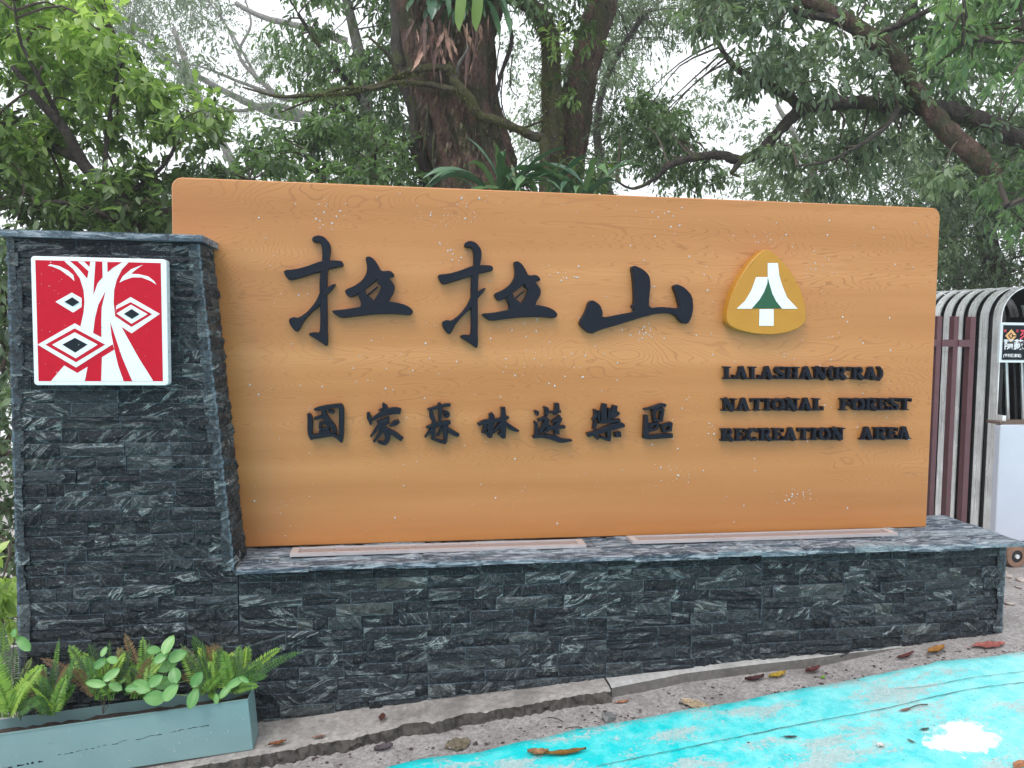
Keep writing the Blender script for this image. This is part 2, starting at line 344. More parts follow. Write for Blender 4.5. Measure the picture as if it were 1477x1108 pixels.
# concrete kerb footing along the wall
def concrete(name, a, b, bump=.5):
    t = NT(name); n = t.noise(t.pos(), 40, 8, .7); n2 = t.noise(t.pos(), 6, 3); c = t.ramp(n, [(.3, a), (.7, b)])
    c = t.mix(t.ramp(n2, [(.5, 0), (.7, .5)]), c, tuple(q*.5 for q in a)); t.set(Base_Color=c, Roughness=.7); t.bump(n, bump, .01); return t.m
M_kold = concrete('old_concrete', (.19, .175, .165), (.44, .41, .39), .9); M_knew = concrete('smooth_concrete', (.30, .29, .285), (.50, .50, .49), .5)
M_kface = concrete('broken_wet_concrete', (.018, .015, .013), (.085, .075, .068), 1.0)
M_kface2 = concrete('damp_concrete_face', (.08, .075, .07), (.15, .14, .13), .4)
def kerb(name, pxs, x_lo, x_hi, mtop, mface, rough_):
    pts = []
    for p in pxs:
        q = on_z(p[0], p[1], 0.)
        for _ in range(8): q = on_z(p[0], p[1], float(wall_ground(q[0]))-.003)
        pts.append(q)
    kx = [q[0] for q in pts]; ky = [q[1] for q in pts]
    xs = np.arange(x_lo, x_hi, .009 if rough_ else .03); V = []; F = []; mi = []
    nzz = lambda s, q, z_: noise.noise(Vector((x*s, q, z_)))
    for x in xs:
        y = float(np.interp(x, kx, ky)); z = float(wall_ground(x))-.003
        nz = lambda s, q: noise.noise(Vector((x*s, q, 0)))
        j = (nz(9, 1)*.03+nz(38, 2)*.014+nz(95, 4)*.004) if rough_ else nz(5, 3)*.003
        y += j; b = .03 if rough_ else .006
        V += [(x, .05, z), (x, y+.03, z+nz(7, 5)*.002), (x, y, z-.004-(abs(nz(30, 6))*.006 if rough_ else 0))]
        for lv in range(1, 5): V.append((x, y-b*lv/4+(nz(26, 11+lv*.9)*.022+nz(70, 31+lv*3.3)*.012 if rough_ else nz(20, lv*.6)*.002), z-.006-.016*lv+(nz(50, 50+lv*2.1)*.007 if rough_ else 0)))
    m = len(xs)
    for i in range(m-1):
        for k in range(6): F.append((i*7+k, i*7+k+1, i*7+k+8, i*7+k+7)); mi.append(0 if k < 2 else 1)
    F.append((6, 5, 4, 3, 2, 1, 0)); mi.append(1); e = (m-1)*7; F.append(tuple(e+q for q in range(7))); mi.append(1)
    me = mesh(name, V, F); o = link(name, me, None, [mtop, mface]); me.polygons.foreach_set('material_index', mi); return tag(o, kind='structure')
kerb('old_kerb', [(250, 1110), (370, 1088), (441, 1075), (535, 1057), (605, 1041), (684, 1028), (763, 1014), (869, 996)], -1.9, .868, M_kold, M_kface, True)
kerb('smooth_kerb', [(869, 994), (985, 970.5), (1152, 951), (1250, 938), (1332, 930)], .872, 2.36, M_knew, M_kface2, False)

# ================================================================== STONE PILLAR AND BASE
def stone_variant(k, nx=7, nz=3):
    V = []; F = []
    for j in range(nz+1):
        for i in range(nx+1):
            x, z = i/nx, j/nz; e = min(x, 1-x)*nx; ez = min(z, 1-z)*nz
            d = .004+.015*abs(noise.noise(Vector((x*2.1+k*7, z*1.5, k))))+.010*noise.noise(Vector((x*6+k*3, z*4, k*2.)))
            if e < .5 or ez < .5: d = .0015+.004*abs(noise.noise(Vector((x*7, z*5+k, 1))))
            jx = 0 if e < .5 else random.uniform(-.05, .05); jz = 0 if ez < .5 else random.uniform(-.14, .14)
            V.append((x+jx, -max(.001, d), z+jz))
    W = nx+1
    for j in range(nz):
        for i in range(nx):
            a = j*W+i
            if random.random() < .5: F += [(a, a+1, a+W+1), (a, a+W+1, a+W)]
            else: F += [(a, a+1, a+W), (a+1, a+W+1, a+W)]
    n0 = len(V); ring = [j for j in range(W)]+[j*W+nx for j in range(1, nz+1)]+[nz*W+i for i in range(nx-1, -1, -1)]+[j*W for j in range(nz-1, 0, -1)]
    V += [(V[i][0], .028, V[i][2]) for i in ring]; m = len(ring)
    for q in range(m): F.append((ring[(q+1) % m], ring[q], n0+q, n0+(q+1) % m))
    return mesh('stone', V, F)
variants = [stone_variant(k) for k in range(16)]
for v in variants: v.materials.append(M_stone)
cope_vars = [stone_variant(50+k) for k in range(10)]
for v in cope_vars: v.materials.append(M_cope)
def stone(parent, x, y, z, L, H, rz=0, ys=None, name='stone', pool=None, rx=0):
    o = bpy.data.objects.new(name, random.choice(pool or variants)); COL.objects.link(o); o.parent = parent
    o.location = (x, y, z); o.rotation_euler = (rx, 0, rz); o.scale = (L, ys if ys else random.uniform(.55, 1.35), H); return o
def course(parent, x0, x1, z, h, seams, y=0.014):
    cuts = sorted([s for s in seams if x0+.03 < s < x1-.03]); segs = list(zip([x0]+cuts, cuts+[x1]))
    for a, b in segs:
        x = a+.0006
        while x < b-.001:
            L = random.choice([.055, .08, .11, .14, .17, .21])*random.uniform(.85, 1.15)
            if b-x-L < .045: L = b-x-.0006
            if z+h < wall_ground(x+L/2)-.02 and z+h < wall_ground(x)-.02: x += L; continue
            dy = random.uniform(-.008, .007)
            if random.random() < .26 and L > .1: # two thin slivers instead of one stone
                q = random.uniform(.4, .6)
                stone(parent, x, y+dy, z, L-.0012, h*q-.0008); stone(parent, x, y+dy+random.uniform(-.004, .004), z+h*q, L-.0012, h*(1-q)-.0008)
            else: stone(parent, x, y+dy, z, L-.0012, h-.0008)
            x += L
pil = thing('stone_pillar', 'tall dark slate clad pillar left of the wooden board, carrying the red plaque', 'pillar', loc=(-1, 0, -.1))
base = thing('stone_plinth', 'long low dark slate clad plinth under the wooden sign board', 'plinth', loc=(1, 0, 0))
for o in (pil, base): o.location = (0, 0, 0)
def xr(z): return -.583-.114*max(0, (z-.6))/1.249
H = .0493
b = MB(); 
b.add([(-1.34, .03, -.35), (-.60, .03, -.35), (-.60, .225, -.35), (-1.34, .225, -.35), (-1.34, .03, 1.836), (-.73, .03, 1.836), (-.73, .225, 1.836), (-1.34, .225, 1.836)],
      [(0, 1, 5, 4), (1, 2, 6, 5), (2, 3, 7, 6), (3, 0, 4, 7), (4, 5, 6, 7), (3, 2, 1, 0)])
b.make('core', M_mortar, pil)
z = .6
while z < 1.80:
    course(pil, -1.346, xr(z)-.029, z, H, [-.985+.04*math.sin(z*3)] if int(z*20) % 3 else [])
    stone(pil, xr(z)-.019, .002, z, .12, H-.001, math.pi/2, random.uniform(.8, 1.6)); stone(pil, xr(z)-.019, .1225, z, .11, H-.001, math.pi/2)
    stone(pil, -1.360, .232, z, .12, H-.001, -math.pi/2); stone(pil, -1.360, .1115, z, .11, H-.001, -math.pi/2, random.uniform(.8, 1.6))
    z += H
zt = z
z = .6-H
while z > -.22:
    course(pil, -1.346, -.587, z, H, [-1.0])
    stone(pil, -1.360, .232, z, .23, H-.001, -math.pi/2, random.uniform(.8, 1.6))
    z -= H
# pillar coping slabs
xx = -1.382
for L in (.21, .17, .19, .12):
    o = MB().box(0, L-.0015, -.016+random.uniform(-.003, .003), .24, .004, .028).make('coping_slab', M_cope, pil); o.location = (xx, 0, zt+.001); xx += L
# base
b = MB(); b.box(-.60, 2.69, .03, .44, -.2, .598); b.make('core', M_mortar, base)
seams = [.137, .873, 1.55, 2.22]
z = .598-H
while z > -.09:
    course(base, -.584, 2.692, z, H, [s+random.uniform(-.002, .002) for s in seams])
    if z+H > .17:
        stone(base, 2.706, .002, z, .15, H-.001, math.pi/2, random.uniform(.9, 1.7)); stone(base, 2.706, .154, z, .15, H-.001, math.pi/2); stone(base, 2.706, .306, z, .15, H-.001, math.pi/2)
    z -= H
# coping stones on the plinth: flat, laid in strips; rough face up
ys = [-.034, .04, .115, .205, .30, .39, .485]
for r in range(6):
    x = -.585 if r < 3 else -.61; y0, y1 = ys[r], ys[r+1]
    while x < 2.775:
        L = random.uniform(.14, .36)
        if 2.775-x-L < .08: L = 2.775-x
        o = stone(base, x, y1-.001, .604+random.uniform(-.002, .004), L-.001, y1-y0-.001, 0, random.uniform(.5, .9), 'coping_stone', cope_vars)
        # lay it flat: local z runs to -Y, rough face (-y) turns up
        o.rotation_euler = (math.pi/2+math.pi, 0, 0); o.location = (x, y0, .616+random.uniform(-.004, .004))
        x += L

# ================================================================== WOODEN SIGN BOARD
sign = thing('sign_board', 'big varnished cedar wood board with black raised lettering, standing on the stone plinth', 'sign')
YB = .24
bo = [p for p in round_rect(-.868, 2.492, .624, 2.116, .042, 8) if p[1] > 1]+[(-.868, .630), (-.862, .624), (2.486, .624), (2.492, .630)]
board = prism_obj('board', [bo], YB, YB+.075, M_wood, sign, .005)
M_foot = flat('black_steel', (.02, .02, .022), .5)
MB().box(-.56, 2.45, YB+.03, YB+.06, .606, .6225).make('foot_rail', M_foot, sign)
def unp(off, sc, pts, Yp): return [tuple(on_y(off[0]+x/sc, off[1]+y/sc, Yp)[[0, 2]]) for x, y in pts]
def smooth_poly(pts, it=1):
    for _ in range(it):
        out = []
        for i in range(len(pts)):
            a, b = pts[i], pts[(i+1) % len(pts)]
            out += [(a[0]*.78+b[0]*.22, a[1]*.78+b[1]*.22), (a[0]*.22+b[0]*.78, a[1]*.22+b[1]*.78)]
        pts = out
    return pts
YL = YB-.033
big = [
 [(265,120),(275,95),(310,85),(350,98),(385,140),(390,185),(380,240),(368,320),(365,460),(368,600),(368,700),(372,770),(365,808),(330,780),(290,755),(245,730),(255,715),(290,712),(318,718),(322,640),(320,520),(316,420),(322,330),(335,230),(333,160),(318,130),(290,132)],
 [(82,312),(160,306),(240,285),(330,250),(420,248),(465,253),(473,285),(420,296),(360,310),(290,330),(200,358),(122,380),(95,350)],
 [(330,440),(318,460),(290,520),(240,580),(180,622),(150,613),(117,628),(125,665),(165,712),(185,700),(215,640),(270,580),(335,525)],
 [(425,398),(390,408),(345,440),(345,490),(370,468),(405,430)],
 [(612,228),(640,222),(670,240),(700,285),(716,320),(775,313),(808,350),(760,362),(700,365),(665,395),(620,430),(560,470),(515,490),(490,470),(478,440),(540,415),(590,380),(620,335),(625,290)],
 [(690,350),(760,355),(785,385),(805,415),(800,455),(770,500),(765,535),(640,540),(680,490),(705,450),(715,410),(690,398)],
 [(560,462),(610,436),(618,468),(640,482),(668,505),(655,550),(575,560),(588,525)],
 [(616,476),(690,415),(695,422),(622,484)],
 [(390,572),(470,567),(580,548),(640,530),(765,512),(850,528),(900,550),(925,580),(905,605),(840,598),(780,595),(660,598),(560,610),(460,623),(420,600)]]
g1 = [smooth_poly(unp((390, 320), 4.476, p, YL)) for p in big]
def chars(name, polys, lab): return tag(prism_obj(name, polys, YL, YB-.001, M_black, sign, .0022, .0004), lab)
chars('character', g1, 'first big brush character, at the left of the top line')
def bbox(ps):
    a = np.array([q for p in ps for q in p]); return a.min(0), a.max(0)
lo1, hi1 = bbox(g1)
tl = on_y(631.4, 347.6, YL)[[0, 2]]; 
lo2 = np.array([on_y(631.4, 420, YL)[0], on_y(690, 502, YL)[2]]); hi2 = np.array([on_y(804, 450, YL)[0], on_y(680, 347.6, YL)[2]])
g2 = [[tuple(lo2+(np.array(q)-lo1)/(hi1-lo1)*(hi2-lo2)) for q in p] for p in g1]
chars('character', g2, 'second big brush character, middle of the top line')
shan = [(1075,240),(1095,232),(1140,255),(1170,285),(1178,330),(1170,400),(1168,460),(1230,452),(1310,460),(1335,458),(1325,420),(1310,370),(1298,345),(1315,330),(1360,350),(1400,395),(1405,460),(1395,510),(1375,545),(1340,535),(1315,500),(1280,485),(1200,490),(1110,515),(1000,550),(910,575),(855,600),(800,550),(800,530),(830,480),(850,420),(875,418),(910,445),(922,480),(920,512),(1000,495),(1100,478),(1075,450),(1090,435),(1090,380),(1085,300)]
chars('character', [smooth_poly(unp((620, 320), 3.6925, shan, YL))], 'third big brush character, right end of the top line')
# brush strokes: (x, y, width) lists in a 1108-unit square
def stroke_outline(pts, sub=4):
    P3 = catmull([(p[0], p[1], p[2]) for p in pts], sub) if len(pts) > 2 else [np.array(p, float) for p in pts]
    L, R = [], []
    for i, p in enumerate(P3):
        d = P3[min(i+1, len(P3)-1)]-P3[max(i-1, 0)]; dd = np.array([d[0], d[1]]); dd /= np.linalg.norm(dd)+1e-9; n_ = np.array([-dd[1], dd[0]])*max(p[2], 8)*1.17/2
        q = p[:2]
        if i == 0: q = q-dd*p[2]*.18
        if i == len(P3)-1: q = q+dd*p[2]*.18
        L.append(q+n_); R.append(q-n_)
    return [tuple(a) for a in L]+[tuple(a) for a in R[::-1]]
SM = {
 (435, 'first'): [[(150,350,50),(190,470,100),(190,800,90),(235,940,40)],[(290,250,40),(450,225,90),(700,180,80),(880,165,80)],[(870,160,90),(910,260,100),(905,800,100),(910,1000,40)],[(200,880,90),(450,850,90),(680,820,80),(790,870,60),(910,980,50)],[(300,460,60),(470,410,70)],[(500,230,50),(520,400,110),(620,520,100),(720,640,90),(780,770,60)],[(430,570,50),(600,545,50)],[(600,545,50),(600,690,50)],[(430,560,50),(430,700,50),(600,690,50)],[(400,770,50),(640,740,50)],[(600,270,40),(730,325,60)]],
 (520, 'second'): [[(510,110,30),(560,200,110),(570,290,80)],[(175,330,60),(200,450,90),(235,600,30)],[(250,490,50),(500,350,110),(750,280,130),(900,290,110)],[(400,560,80),(650,450,60)],[(415,270,25),(520,230,40)],[(640,520,80),(470,600,100),(380,680,70),(230,870,30)],[(460,620,110),(580,740,120),(620,880,110),(560,1020,80),(400,990,40)],[(470,740,60),(410,860,60),(300,990,40)],[(600,710,60),(760,800,90),(940,930,90)],[(680,630,30),(780,570,100),(870,520,70)]],
 (605, 'third'): [[(190,250,30),(330,220,60),(500,180,60),(620,150,60),(700,150,60)],[(450,110,60),(480,220,80),(475,400,65),(470,520,50)],[(270,260,60),(280,400,90),(330,520,80),(330,640,100)],[(560,300,50),(650,340,70),(640,410,60),(560,400,40)],[(160,660,30),(330,620,90),(520,570,80),(700,545,70)],[(300,700,110),(320,850,80),(300,930,40)],[(240,740,60),(130,880,30)],[(600,560,110),(600,800,90),(600,1000,60)],[(600,1010,60),(400,960,50),(280,910,40)],[(540,640,45),(420,850,45)],[(640,700,80),(780,790,90),(890,840,70)]],
 (685, 'fourth'): [[(365,350,80),(395,430,110),(370,600,140),(350,880,80)],[(80,590,50),(250,540,100),(420,520,80),(560,490,70),(770,430,50)],[(260,620,90),(170,790,30)],[(240,770,50),(350,880,60)],[(645,210,80),(655,350,90),(640,600,130),(660,900,70)],[(560,800,60),(660,890,50)],[(600,580,80),(420,780,45)],[(715,550,40),(830,670,90),(1000,745,40)]],
 (762, 'fifth'): [[(150,290,30),(210,320,70),(210,390,30)],[(150,550,50),(190,580,60),(190,870,80)],[(120,880,50),(350,860,70),(600,900,110),(750,960,90),(1000,955,30)],[(370,200,40),(430,250,80),(410,380,60)],[(240,500,50),(420,430,60)],[(440,470,100),(370,620,80),(270,780,50)],[(440,520,50),(450,700,60),(360,780,40)],[(660,120,80),(660,250,90),(620,370,60)],[(480,310,30),(740,300,50)],[(560,540,50),(740,440,90)],[(740,450,80),(640,630,60),(500,640,40)],[(650,600,80),(660,800,100)],[(450,700,60),(640,670,60),(840,650,50)]],
 (845, 'sixth'): [[(220,260,50),(235,400,60),(180,490,50)],[(300,290,45),(300,500,45)],[(440,130,80),(415,300,110),(430,500,120)],[(545,230,50),(535,500,50)],[(680,170,80),(640,330,110),(600,450,80)],[(765,330,50),(620,430,60)],[(230,540,70),(200,700,50)],[(330,540,60),(560,530,60),(780,500,60)],[(60,830,80),(250,780,80),(550,680,110),(800,610,110),(880,640,50)],[(200,800,80),(290,920,50)],[(530,700,90),(540,960,60)],[(350,880,50),(540,950,60)],[(690,830,90),(790,820,100)]],
 (918, 'seventh'): [[(200,250,30),(400,210,60),(600,150,70),(670,170,60)],[(230,390,60),(235,700,90),(230,880,100)],[(200,870,80),(300,885,80),(600,860,90),(820,850,80)],[(400,280,55),(430,520,55)],[(400,270,50),(620,240,50)],[(610,240,60),(570,520,55)],[(430,500,50),(570,500,50)],[(320,600,50),(510,570,50)],[(320,590,50),(320,750,50)],[(510,570,50),(450,700,45),(320,730,40)],[(600,630,55),(800,570,60)],[(800,560,55),(775,740,55)],[(600,620,50),(640,760,50)],[(640,750,50),(770,720,45)]]}
for (ox, nm), strokes in SM.items():
    polys = [unp((ox, 575), 15.83, stroke_outline(s), YL) for s in strokes]
    bm = bmesh.new()
    for i, p in enumerate(polys): prism(bm, p, YL-.0005*(i % 7), YB-.001+.0001*i, .0014)
    tag(bm_obj('character', bm, M_black, sign), nm+' small brush character of the lower line')
# latin slab serif capitals: strokes (x0,z0,x1,z1,width) in a unit-high cell, w = advance
S_, TH, SE = .25, .11, .12
def vs_(x, w=S_): return (x, 0, x, 1, w)
GL = {
 'L': (.82, [vs_(.27), (.03, .94, .52, .94, SE), (.03, .06, .78, .06, SE), (.74, .0, .74, .34, .1)]),
 'A': (1.02, [(.18, 0, .46, 1, .12), (.44, 1, .78, 0, .27), (.24, .33, .68, .33, .1), (-.02, .05, .36, .05, .1), (.56, .05, 1.02, .05, .1)]),
 'S': (.78, [(.66, .80, .50, .95, .14), (.52, .93, .28, .93, .13), (.30, .95, .14, .76, .17), (.12, .78, .24, .56, .18), (.18, .62, .60, .42, .22), (.56, .48, .66, .24, .2), (.66, .28, .50, .06, .17), (.54, .07, .24, .07, .13), (.28, .06, .12, .24, .13), (.1, .02, .1, .3, .08), (.68, .7, .68, .98, .08)]),
 'H': (1.08, [vs_(.26), vs_(.80), (.2, .5, .86, .5, TH), (.03, .94, .49, .94, SE), (.03, .06, .49, .06, SE), (.57, .94, 1.03, .94, SE), (.57, .06, 1.03, .06, SE)]),
 'N': (1.06, [(.22, 0, .22, 1, .12), (.84, 0, .84, 1, .12), (.2, .98, .82, .02, .27), (.0, .94, .42, .94, SE), (.03, .06, .42, .06, SE), (.64, .94, 1.04, .94, SE)]),
 '(': (.46, [(.40, 1.04, .22, .78, .12), (.22, .80, .16, .5, .2), (.16, .5, .22, .2, .2), (.22, .22, .40, -.08, .12)]),
 ')': (.46, [(.06, 1.04, .24, .78, .12), (.24, .80, .30, .5, .2), (.30, .5, .24, .2, .2), (.24, .22, .06, -.08, .12)]),
 'R': (.98, [vs_(.26), (.03, .94, .62, .94, SE), (.03, .06, .48, .06, SE), (.6, .95, .74, .8, .17), (.74, .82, .70, .58, .2), (.72, .6, .5, .50, .13), (.3, .49, .56, .49, .11), (.48, .5, .84, .02, .24), (.66, .05, .98, .05, .1)]),
 "'": (.34, [(.08, .96, .26, .96, .14), (.24, .96, .12, .72, .12)]),
 'T': (.96, [vs_(.48), (.04, .94, .92, .94, .13), (.07, .70, .07, .98, .1), (.89, .70, .89, .98, .1), (.26, .06, .70, .06, SE)]),
 'I': (.56, [vs_(.28), (.04, .94, .52, .94, SE), (.04, .06, .52, .06, SE)]),
 'O': (.98, [(.49+.36*math.cos(math.radians(a)), .5+.44*math.sin(math.radians(a)), .49+.36*math.cos(math.radians(a+33)), .5+.44*math.sin(math.radians(a+33)), .12+.12*abs(math.cos(math.radians(a+16)))) for a in range(0, 360, 30)]),
 'C': (.92, [(.49+.36*math.cos(math.radians(a)), .5+.44*math.sin(math.radians(a)), .49+.36*math.cos(math.radians(a+33)), .5+.44*math.sin(math.radians(a+33)), .12+.12*abs(math.cos(math.radians(a+16)))) for a in range(45, 300, 30)]+[(.80, .66, .80, .98, .1)]),
 'E': (.90, [vs_(.26), (.03, .94, .82, .94, SE), (.03, .06, .84, .06, SE), (.3, .5, .60, .5, TH), (.8, .66, .8, .98, .1), (.82, .02, .82, .36, .1), (.6, .36, .6, .64, .08)]),
 'F': (.86, [vs_(.26), (.03, .94, .82, .94, SE), (.03, .06, .50, .06, SE), (.3, .5, .60, .5, TH), (.8, .66, .8, .98, .1), (.6, .36, .6, .64, .08)])}
def text_line(txt, x0, x1, zb, h, where):
    gap = {' ': .62}; tot = sum(GL[c][0] if c in GL else gap[c] for c in txt); k = (x1-x0)/tot; x = x0
    for ci, ch in enumerate(txt):
        if ch == ' ': x += .62*k; continue
        adv, st_ = GL[ch]; bm = bmesh.new()
        for i, (a, b_, c_, d_, w_) in enumerate(st_):
            v = np.array([(c_-a)*k, (d_-b_)*h]); L = np.linalg.norm(v); dd = v/L; nn = np.array([-dd[1], dd[0]])
            ww = np.linalg.norm(np.array([nn[0]*w_*k, nn[1]*w_*h]))/2*1.04 if False else w_*.86*(k*abs(nn[0])+h*abs(nn[1]))/2
            A = np.array([x+a*k, zb+b_*h]); B = A+v
            prism(bm, [A+nn*ww, B+nn*ww, B-nn*ww, A-nn*ww], YL+.004-.0005*i, YB-.001+.0001*i, .0012)
        tag(bm_obj('letter', bm, M_black, sign), 'raised black letter %s %s' % ('parenthesis' if ch in '()' else 'apostrophe' if ch == "'" else ch, where)); x += adv*k
text_line("LALASHAN(R'RA)", 1.444, 2.222, 1.325, .056, 'in the first line of capitals')
text_line('NATIONAL  FOREST', 1.442, 2.368, 1.183, .056, 'in the second line of capitals')
text_line('RECREATION  AREA', 1.440, 2.372, 1.048, .056, 'in the last line of capitals')
# gold emblem
def umap(pts, Yp): return unp((1020, 340), 3.4618, pts, Yp)
tri = [(298,62),(360,108),(420,180),(470,270),(492,350),(495,430),(460,462),(400,485),(320,496),(235,490),(150,470),(100,440),(97,400),(110,330),(145,240),(200,150),(255,90)]
em = prism_obj('emblem', [smooth_poly(umap(tri, YB-.05), 2)], YB-.05, YB-.001, M_gold, sign, .003)
tag(em, 'gold rounded triangle emblem with a white and green tree')
def mark(polys, m, y, parent, name='emblem_mark', th=.0015, mp=umap):
    for i, p in enumerate(polys): o = prism_obj(name, [mp(p, y)], y, y+th, m, parent)
    return o
mark([[(245,207),(303,207),(300,240),(285,280),(262,320),(222,365),(148,365),(190,325),(220,275),(235,235)], [(303,137),(353,137),(360,200),(375,250),(400,310),(452,365),(375,365),(345,330),(325,290),(310,240),(303,205)], [(262,367),(332,367),(332,450),(260,450)]], M_white, YB-.052, em)
mark([[(303,209),(312,243),(326,290),(345,328),(373,363),(224,363),(262,319),(285,280),(300,240)]], M_green, YB-.0525, em, th=.002)
# ------------------------------------------------------------------ red plaque on the pillar
plq = thing('plaque', 'square red plaque with white tree and three diamond eyes, fixed on the slate pillar', 'plaque')
YP = -.052
def pm_(pts, Yp): return unp((30, 360), 5.277, pts, Yp)
A = pm_([(73, 48), (1110, 75), (1120, 1036), (103, 1032)], YP)
x0 = (A[0][0]+A[3][0])/2; x1 = (A[1][0]+A[2][0])/2; z1 = (A[0][1]+A[1][1])/2; z0 = (A[2][1]+A[3][1])/2
prism_obj('backing_plate', [round_rect(x0, x1, z0, z1, .012, 5)], YP, -.012, M_white, plq, .002)
mk = lambda polys, m, lv, name='printed_shape': mark(polys, m, YP-.0006*lv, plq, name, .0009+.0006*(lv-1), pm_)
mk([[(110,80),(1065,103),(1082,1003),(135,1002)]], M_red, 1, 'red_field')
mk([[(330,88),(400,150),(450,220),(478,310),(485,400),(478,480),(455,583),(520,640),(615,690),(700,722),(712,762),(618,820),(612,1001),(1008,1001),(900,830),(765,588),(718,510),(706,400),(710,310),(730,230),(770,150),(820,99)],
    [(330,883),(430,940),(508,893),(487,1001),(230,1001)],
    [(205,122),(225,112),(290,125),(360,160),(400,195),(408,240),(370,205),(300,155),(240,130)],
    [(750,252),(775,205),(840,150),(930,115),(880,150),(838,185),(900,188),(970,205),(1015,240),(1032,268),(990,240),(920,213),(850,212),(790,232)],
    [(263,398),(388,328),(463,370),(463,437),(398,480)],
    [(727,428),(836,362),(1058,490),(843,638),(765,588),(719,512)]], M_white, 2)
mk([[(375,88),(430,88),(515,165),(505,222),(440,145)], [(480,90),(528,92),(522,132)], [(568,90),(620,92),(622,212),(585,255),(552,345),(555,280)], [(658,97),(770,97),(700,140),(660,175)],
    [(645,315),(615,440),(612,560),(613,668),(550,635),(565,520),(590,420)], [(680,550),(720,670),(770,820),(848,1003),(783,1003),(740,880),(712,760),(690,650)],
    [(727,455),(836,400),(1000,492),(842,590),(718,507)]], M_red, 3)
mk([[(128,724),(410,562),(697,722),(420,898)], [(728,487),(838,420),(965,492),(842,565)]], M_white, 4)
mk([[(187,724),(410,600),(642,724),(420,858)]], M_red, 5); mk([[(238,725),(410,630),(585,724),(418,828)]], M_white, 6)
mk([[(315,724),(412,672),(508,724),(414,785)], [(332,398),(390,364),(443,400),(393,432)], [(784,490),(843,453),(902,492),(845,528)]], M_ink, 7)

# ------------------------------------------------------------------ light covers on the plinth
M_alu = flat('pale_aluminium', (.50, .47, .48), .35, .06, 20, metal=.3); M_lens = flat('frosted_strip', (.25, .21, .21), .3, .06, 4)
def cover(x0, x1, y0, y1, lab, skew=0.):
    c = thing('strip_light', lab, 'ground light', 'recessed strip lights on the plinth', (x0, y0, .628)); L, W = x1-x0, y1-y0
    m = MB()
    for a in ((0, L, 0, .012), (0, L, W-.010, W), (0, .03, .012, W-.010), (L-.03, L, .012, W-.010)): m.box(a[0], a[1], a[2], a[3], -.006, .008)
    m.make('frame', M_alu, c); MB().box(.030, L-.030, .012, W-.010, -.004, .004).make('lens', M_lens, c)
    c.rotation_euler = (0, 0, skew); return c
cover(-.405, .80, .088, .176, 'left hand narrow metal framed strip lying on the plinth before the board')
cover(1.01, 2.255, .116, .205, 'right hand narrow metal framed strip lying on the plinth before the board')
# water drops on the board and letters
def drops(n, xr_, zr_, yf, rmin, rmax, clusters, parent, name='water_droplets', keep=lambda x, z: True):
    bm = bmesh.new(); bmesh.ops.create_icosphere(bm, subdivisions=1, radius=1); bv = np.array([v.co[:] for v in bm.verts]); bf = np.array([[v.index for v in f.verts] for f in bm.faces]); bm.free()
    V = []; F = []; k = 0
    cl = [(random.uniform(*xr_), random.uniform(*zr_), random.uniform(.03, .14)) for _ in range(clusters)]
    while k < n:
        if random.random() < .6: c_ = random.choice(cl); x, z = random.gauss(c_[0], c_[2]), random.gauss(c_[1], c_[2]*.6)
        else: x, z = random.uniform(*xr_), random.uniform(*zr_)
        if not (xr_[0] < x < xr_[1] and zr_[0] < z < zr_[1]) or not keep(x, z): continue
        r = rmin+(rmax-rmin)*random.random()**2.5
        V.append(bv*(r, r*.55, r*random.uniform(1, 1.25))+(x, yf-r*.1, z)); F.append(bf+k*len(bv)); k += 1
    me = tri_mesh(name, np.concatenate(V), np.concatenate(F)); me.polygons.foreach_set('use_smooth', [True]*len(me.polygons))
    return tag(link(name, me, parent, [M_drop]), kind='stuff')
t = NT('water'); t.set(Base_Color=(.9, .93, .96), Roughness=.06, IOR=1.33, Transmission_Weight=.55, Specular_IOR_Level=.9); M_drop = t.m
drops(700, (-.6, 2.46), (.66, 2.09), YB, .0014, .0050, 22, sign)
drops(60, (x0+.01, x1-.01), (z0+.005, z1-.005), YP-.005, .0010, .0022, 4, plq)

#--PART2--
# ================================================================== GATE, FENCE AND CABINET AT THE RIGHT
def steel(name, col, rough, metal=1.):
    t = NT(name); n = t.noise(t.pos((30, 30, 1.5)), 1, 5, .6); n2 = t.noise(t.pos(), 9, 4)
    t.set(Base_Color=t.ramp(n2, [(.3, tuple(c*.72 for c in col)), (.65, col)]), Metallic=metal, Roughness=t.ramp(n, [(.3, rough-.08), (.7, rough+.14)])); t.bump(n2, .12, .01); return t.m
M_steel = steel('brushed_steel', (.92, .93, .94), .25, .45); M_maroon = flat('maroon_paint', (.105, .04, .05), .42, .15, 14, .1)
M_dark = flat('dark_rubber_and_shade', (.012, .012, .014), .6)  # also colours the shade pieces added inside the gate
gate = thing('retractable_gate', 'folded stainless steel retractable gate of arched hoops, behind the brown fence', 'gate')
G = on_y(1487, 460, 1.18); GX, GZ = float(G[0]), float(G[2])   # axis of the front hoop at spring height
zg = float(gz(GX, 1.5)); RO = .205; NH = 11; PIT = .100; BW = .064
def hoop_path(r, legz=None):
    pts = [(-r, zg+.05)]+[(-r, zg+.05+(GZ-zg-.05)*k/4) for k in range(1, 4)]
    pts += [(-r*math.cos(a), GZ+r*.98*math.sin(a)) for a in np.linspace(0, math.pi, 19)]
    return pts+[(r, GZ-(GZ-zg-.05)*k/4) for k in range(1, 5)]
hp_o = hoop_path(RO); hp_i = hoop_path(RO-.007)
V = []; F = []
for (a, b_) in zip(hp_o, hp_i): V += [(a[0], 0, a[1]), (b_[0], 0, b_[1]), (b_[0], BW, b_[1]), (a[0], BW, a[1])]
for i in range(len(hp_o)-1):
    for k in range(4): q = (k+1) % 4; F.append((i*4+k, i*4+q, i*4+4+q, i*4+4+k))
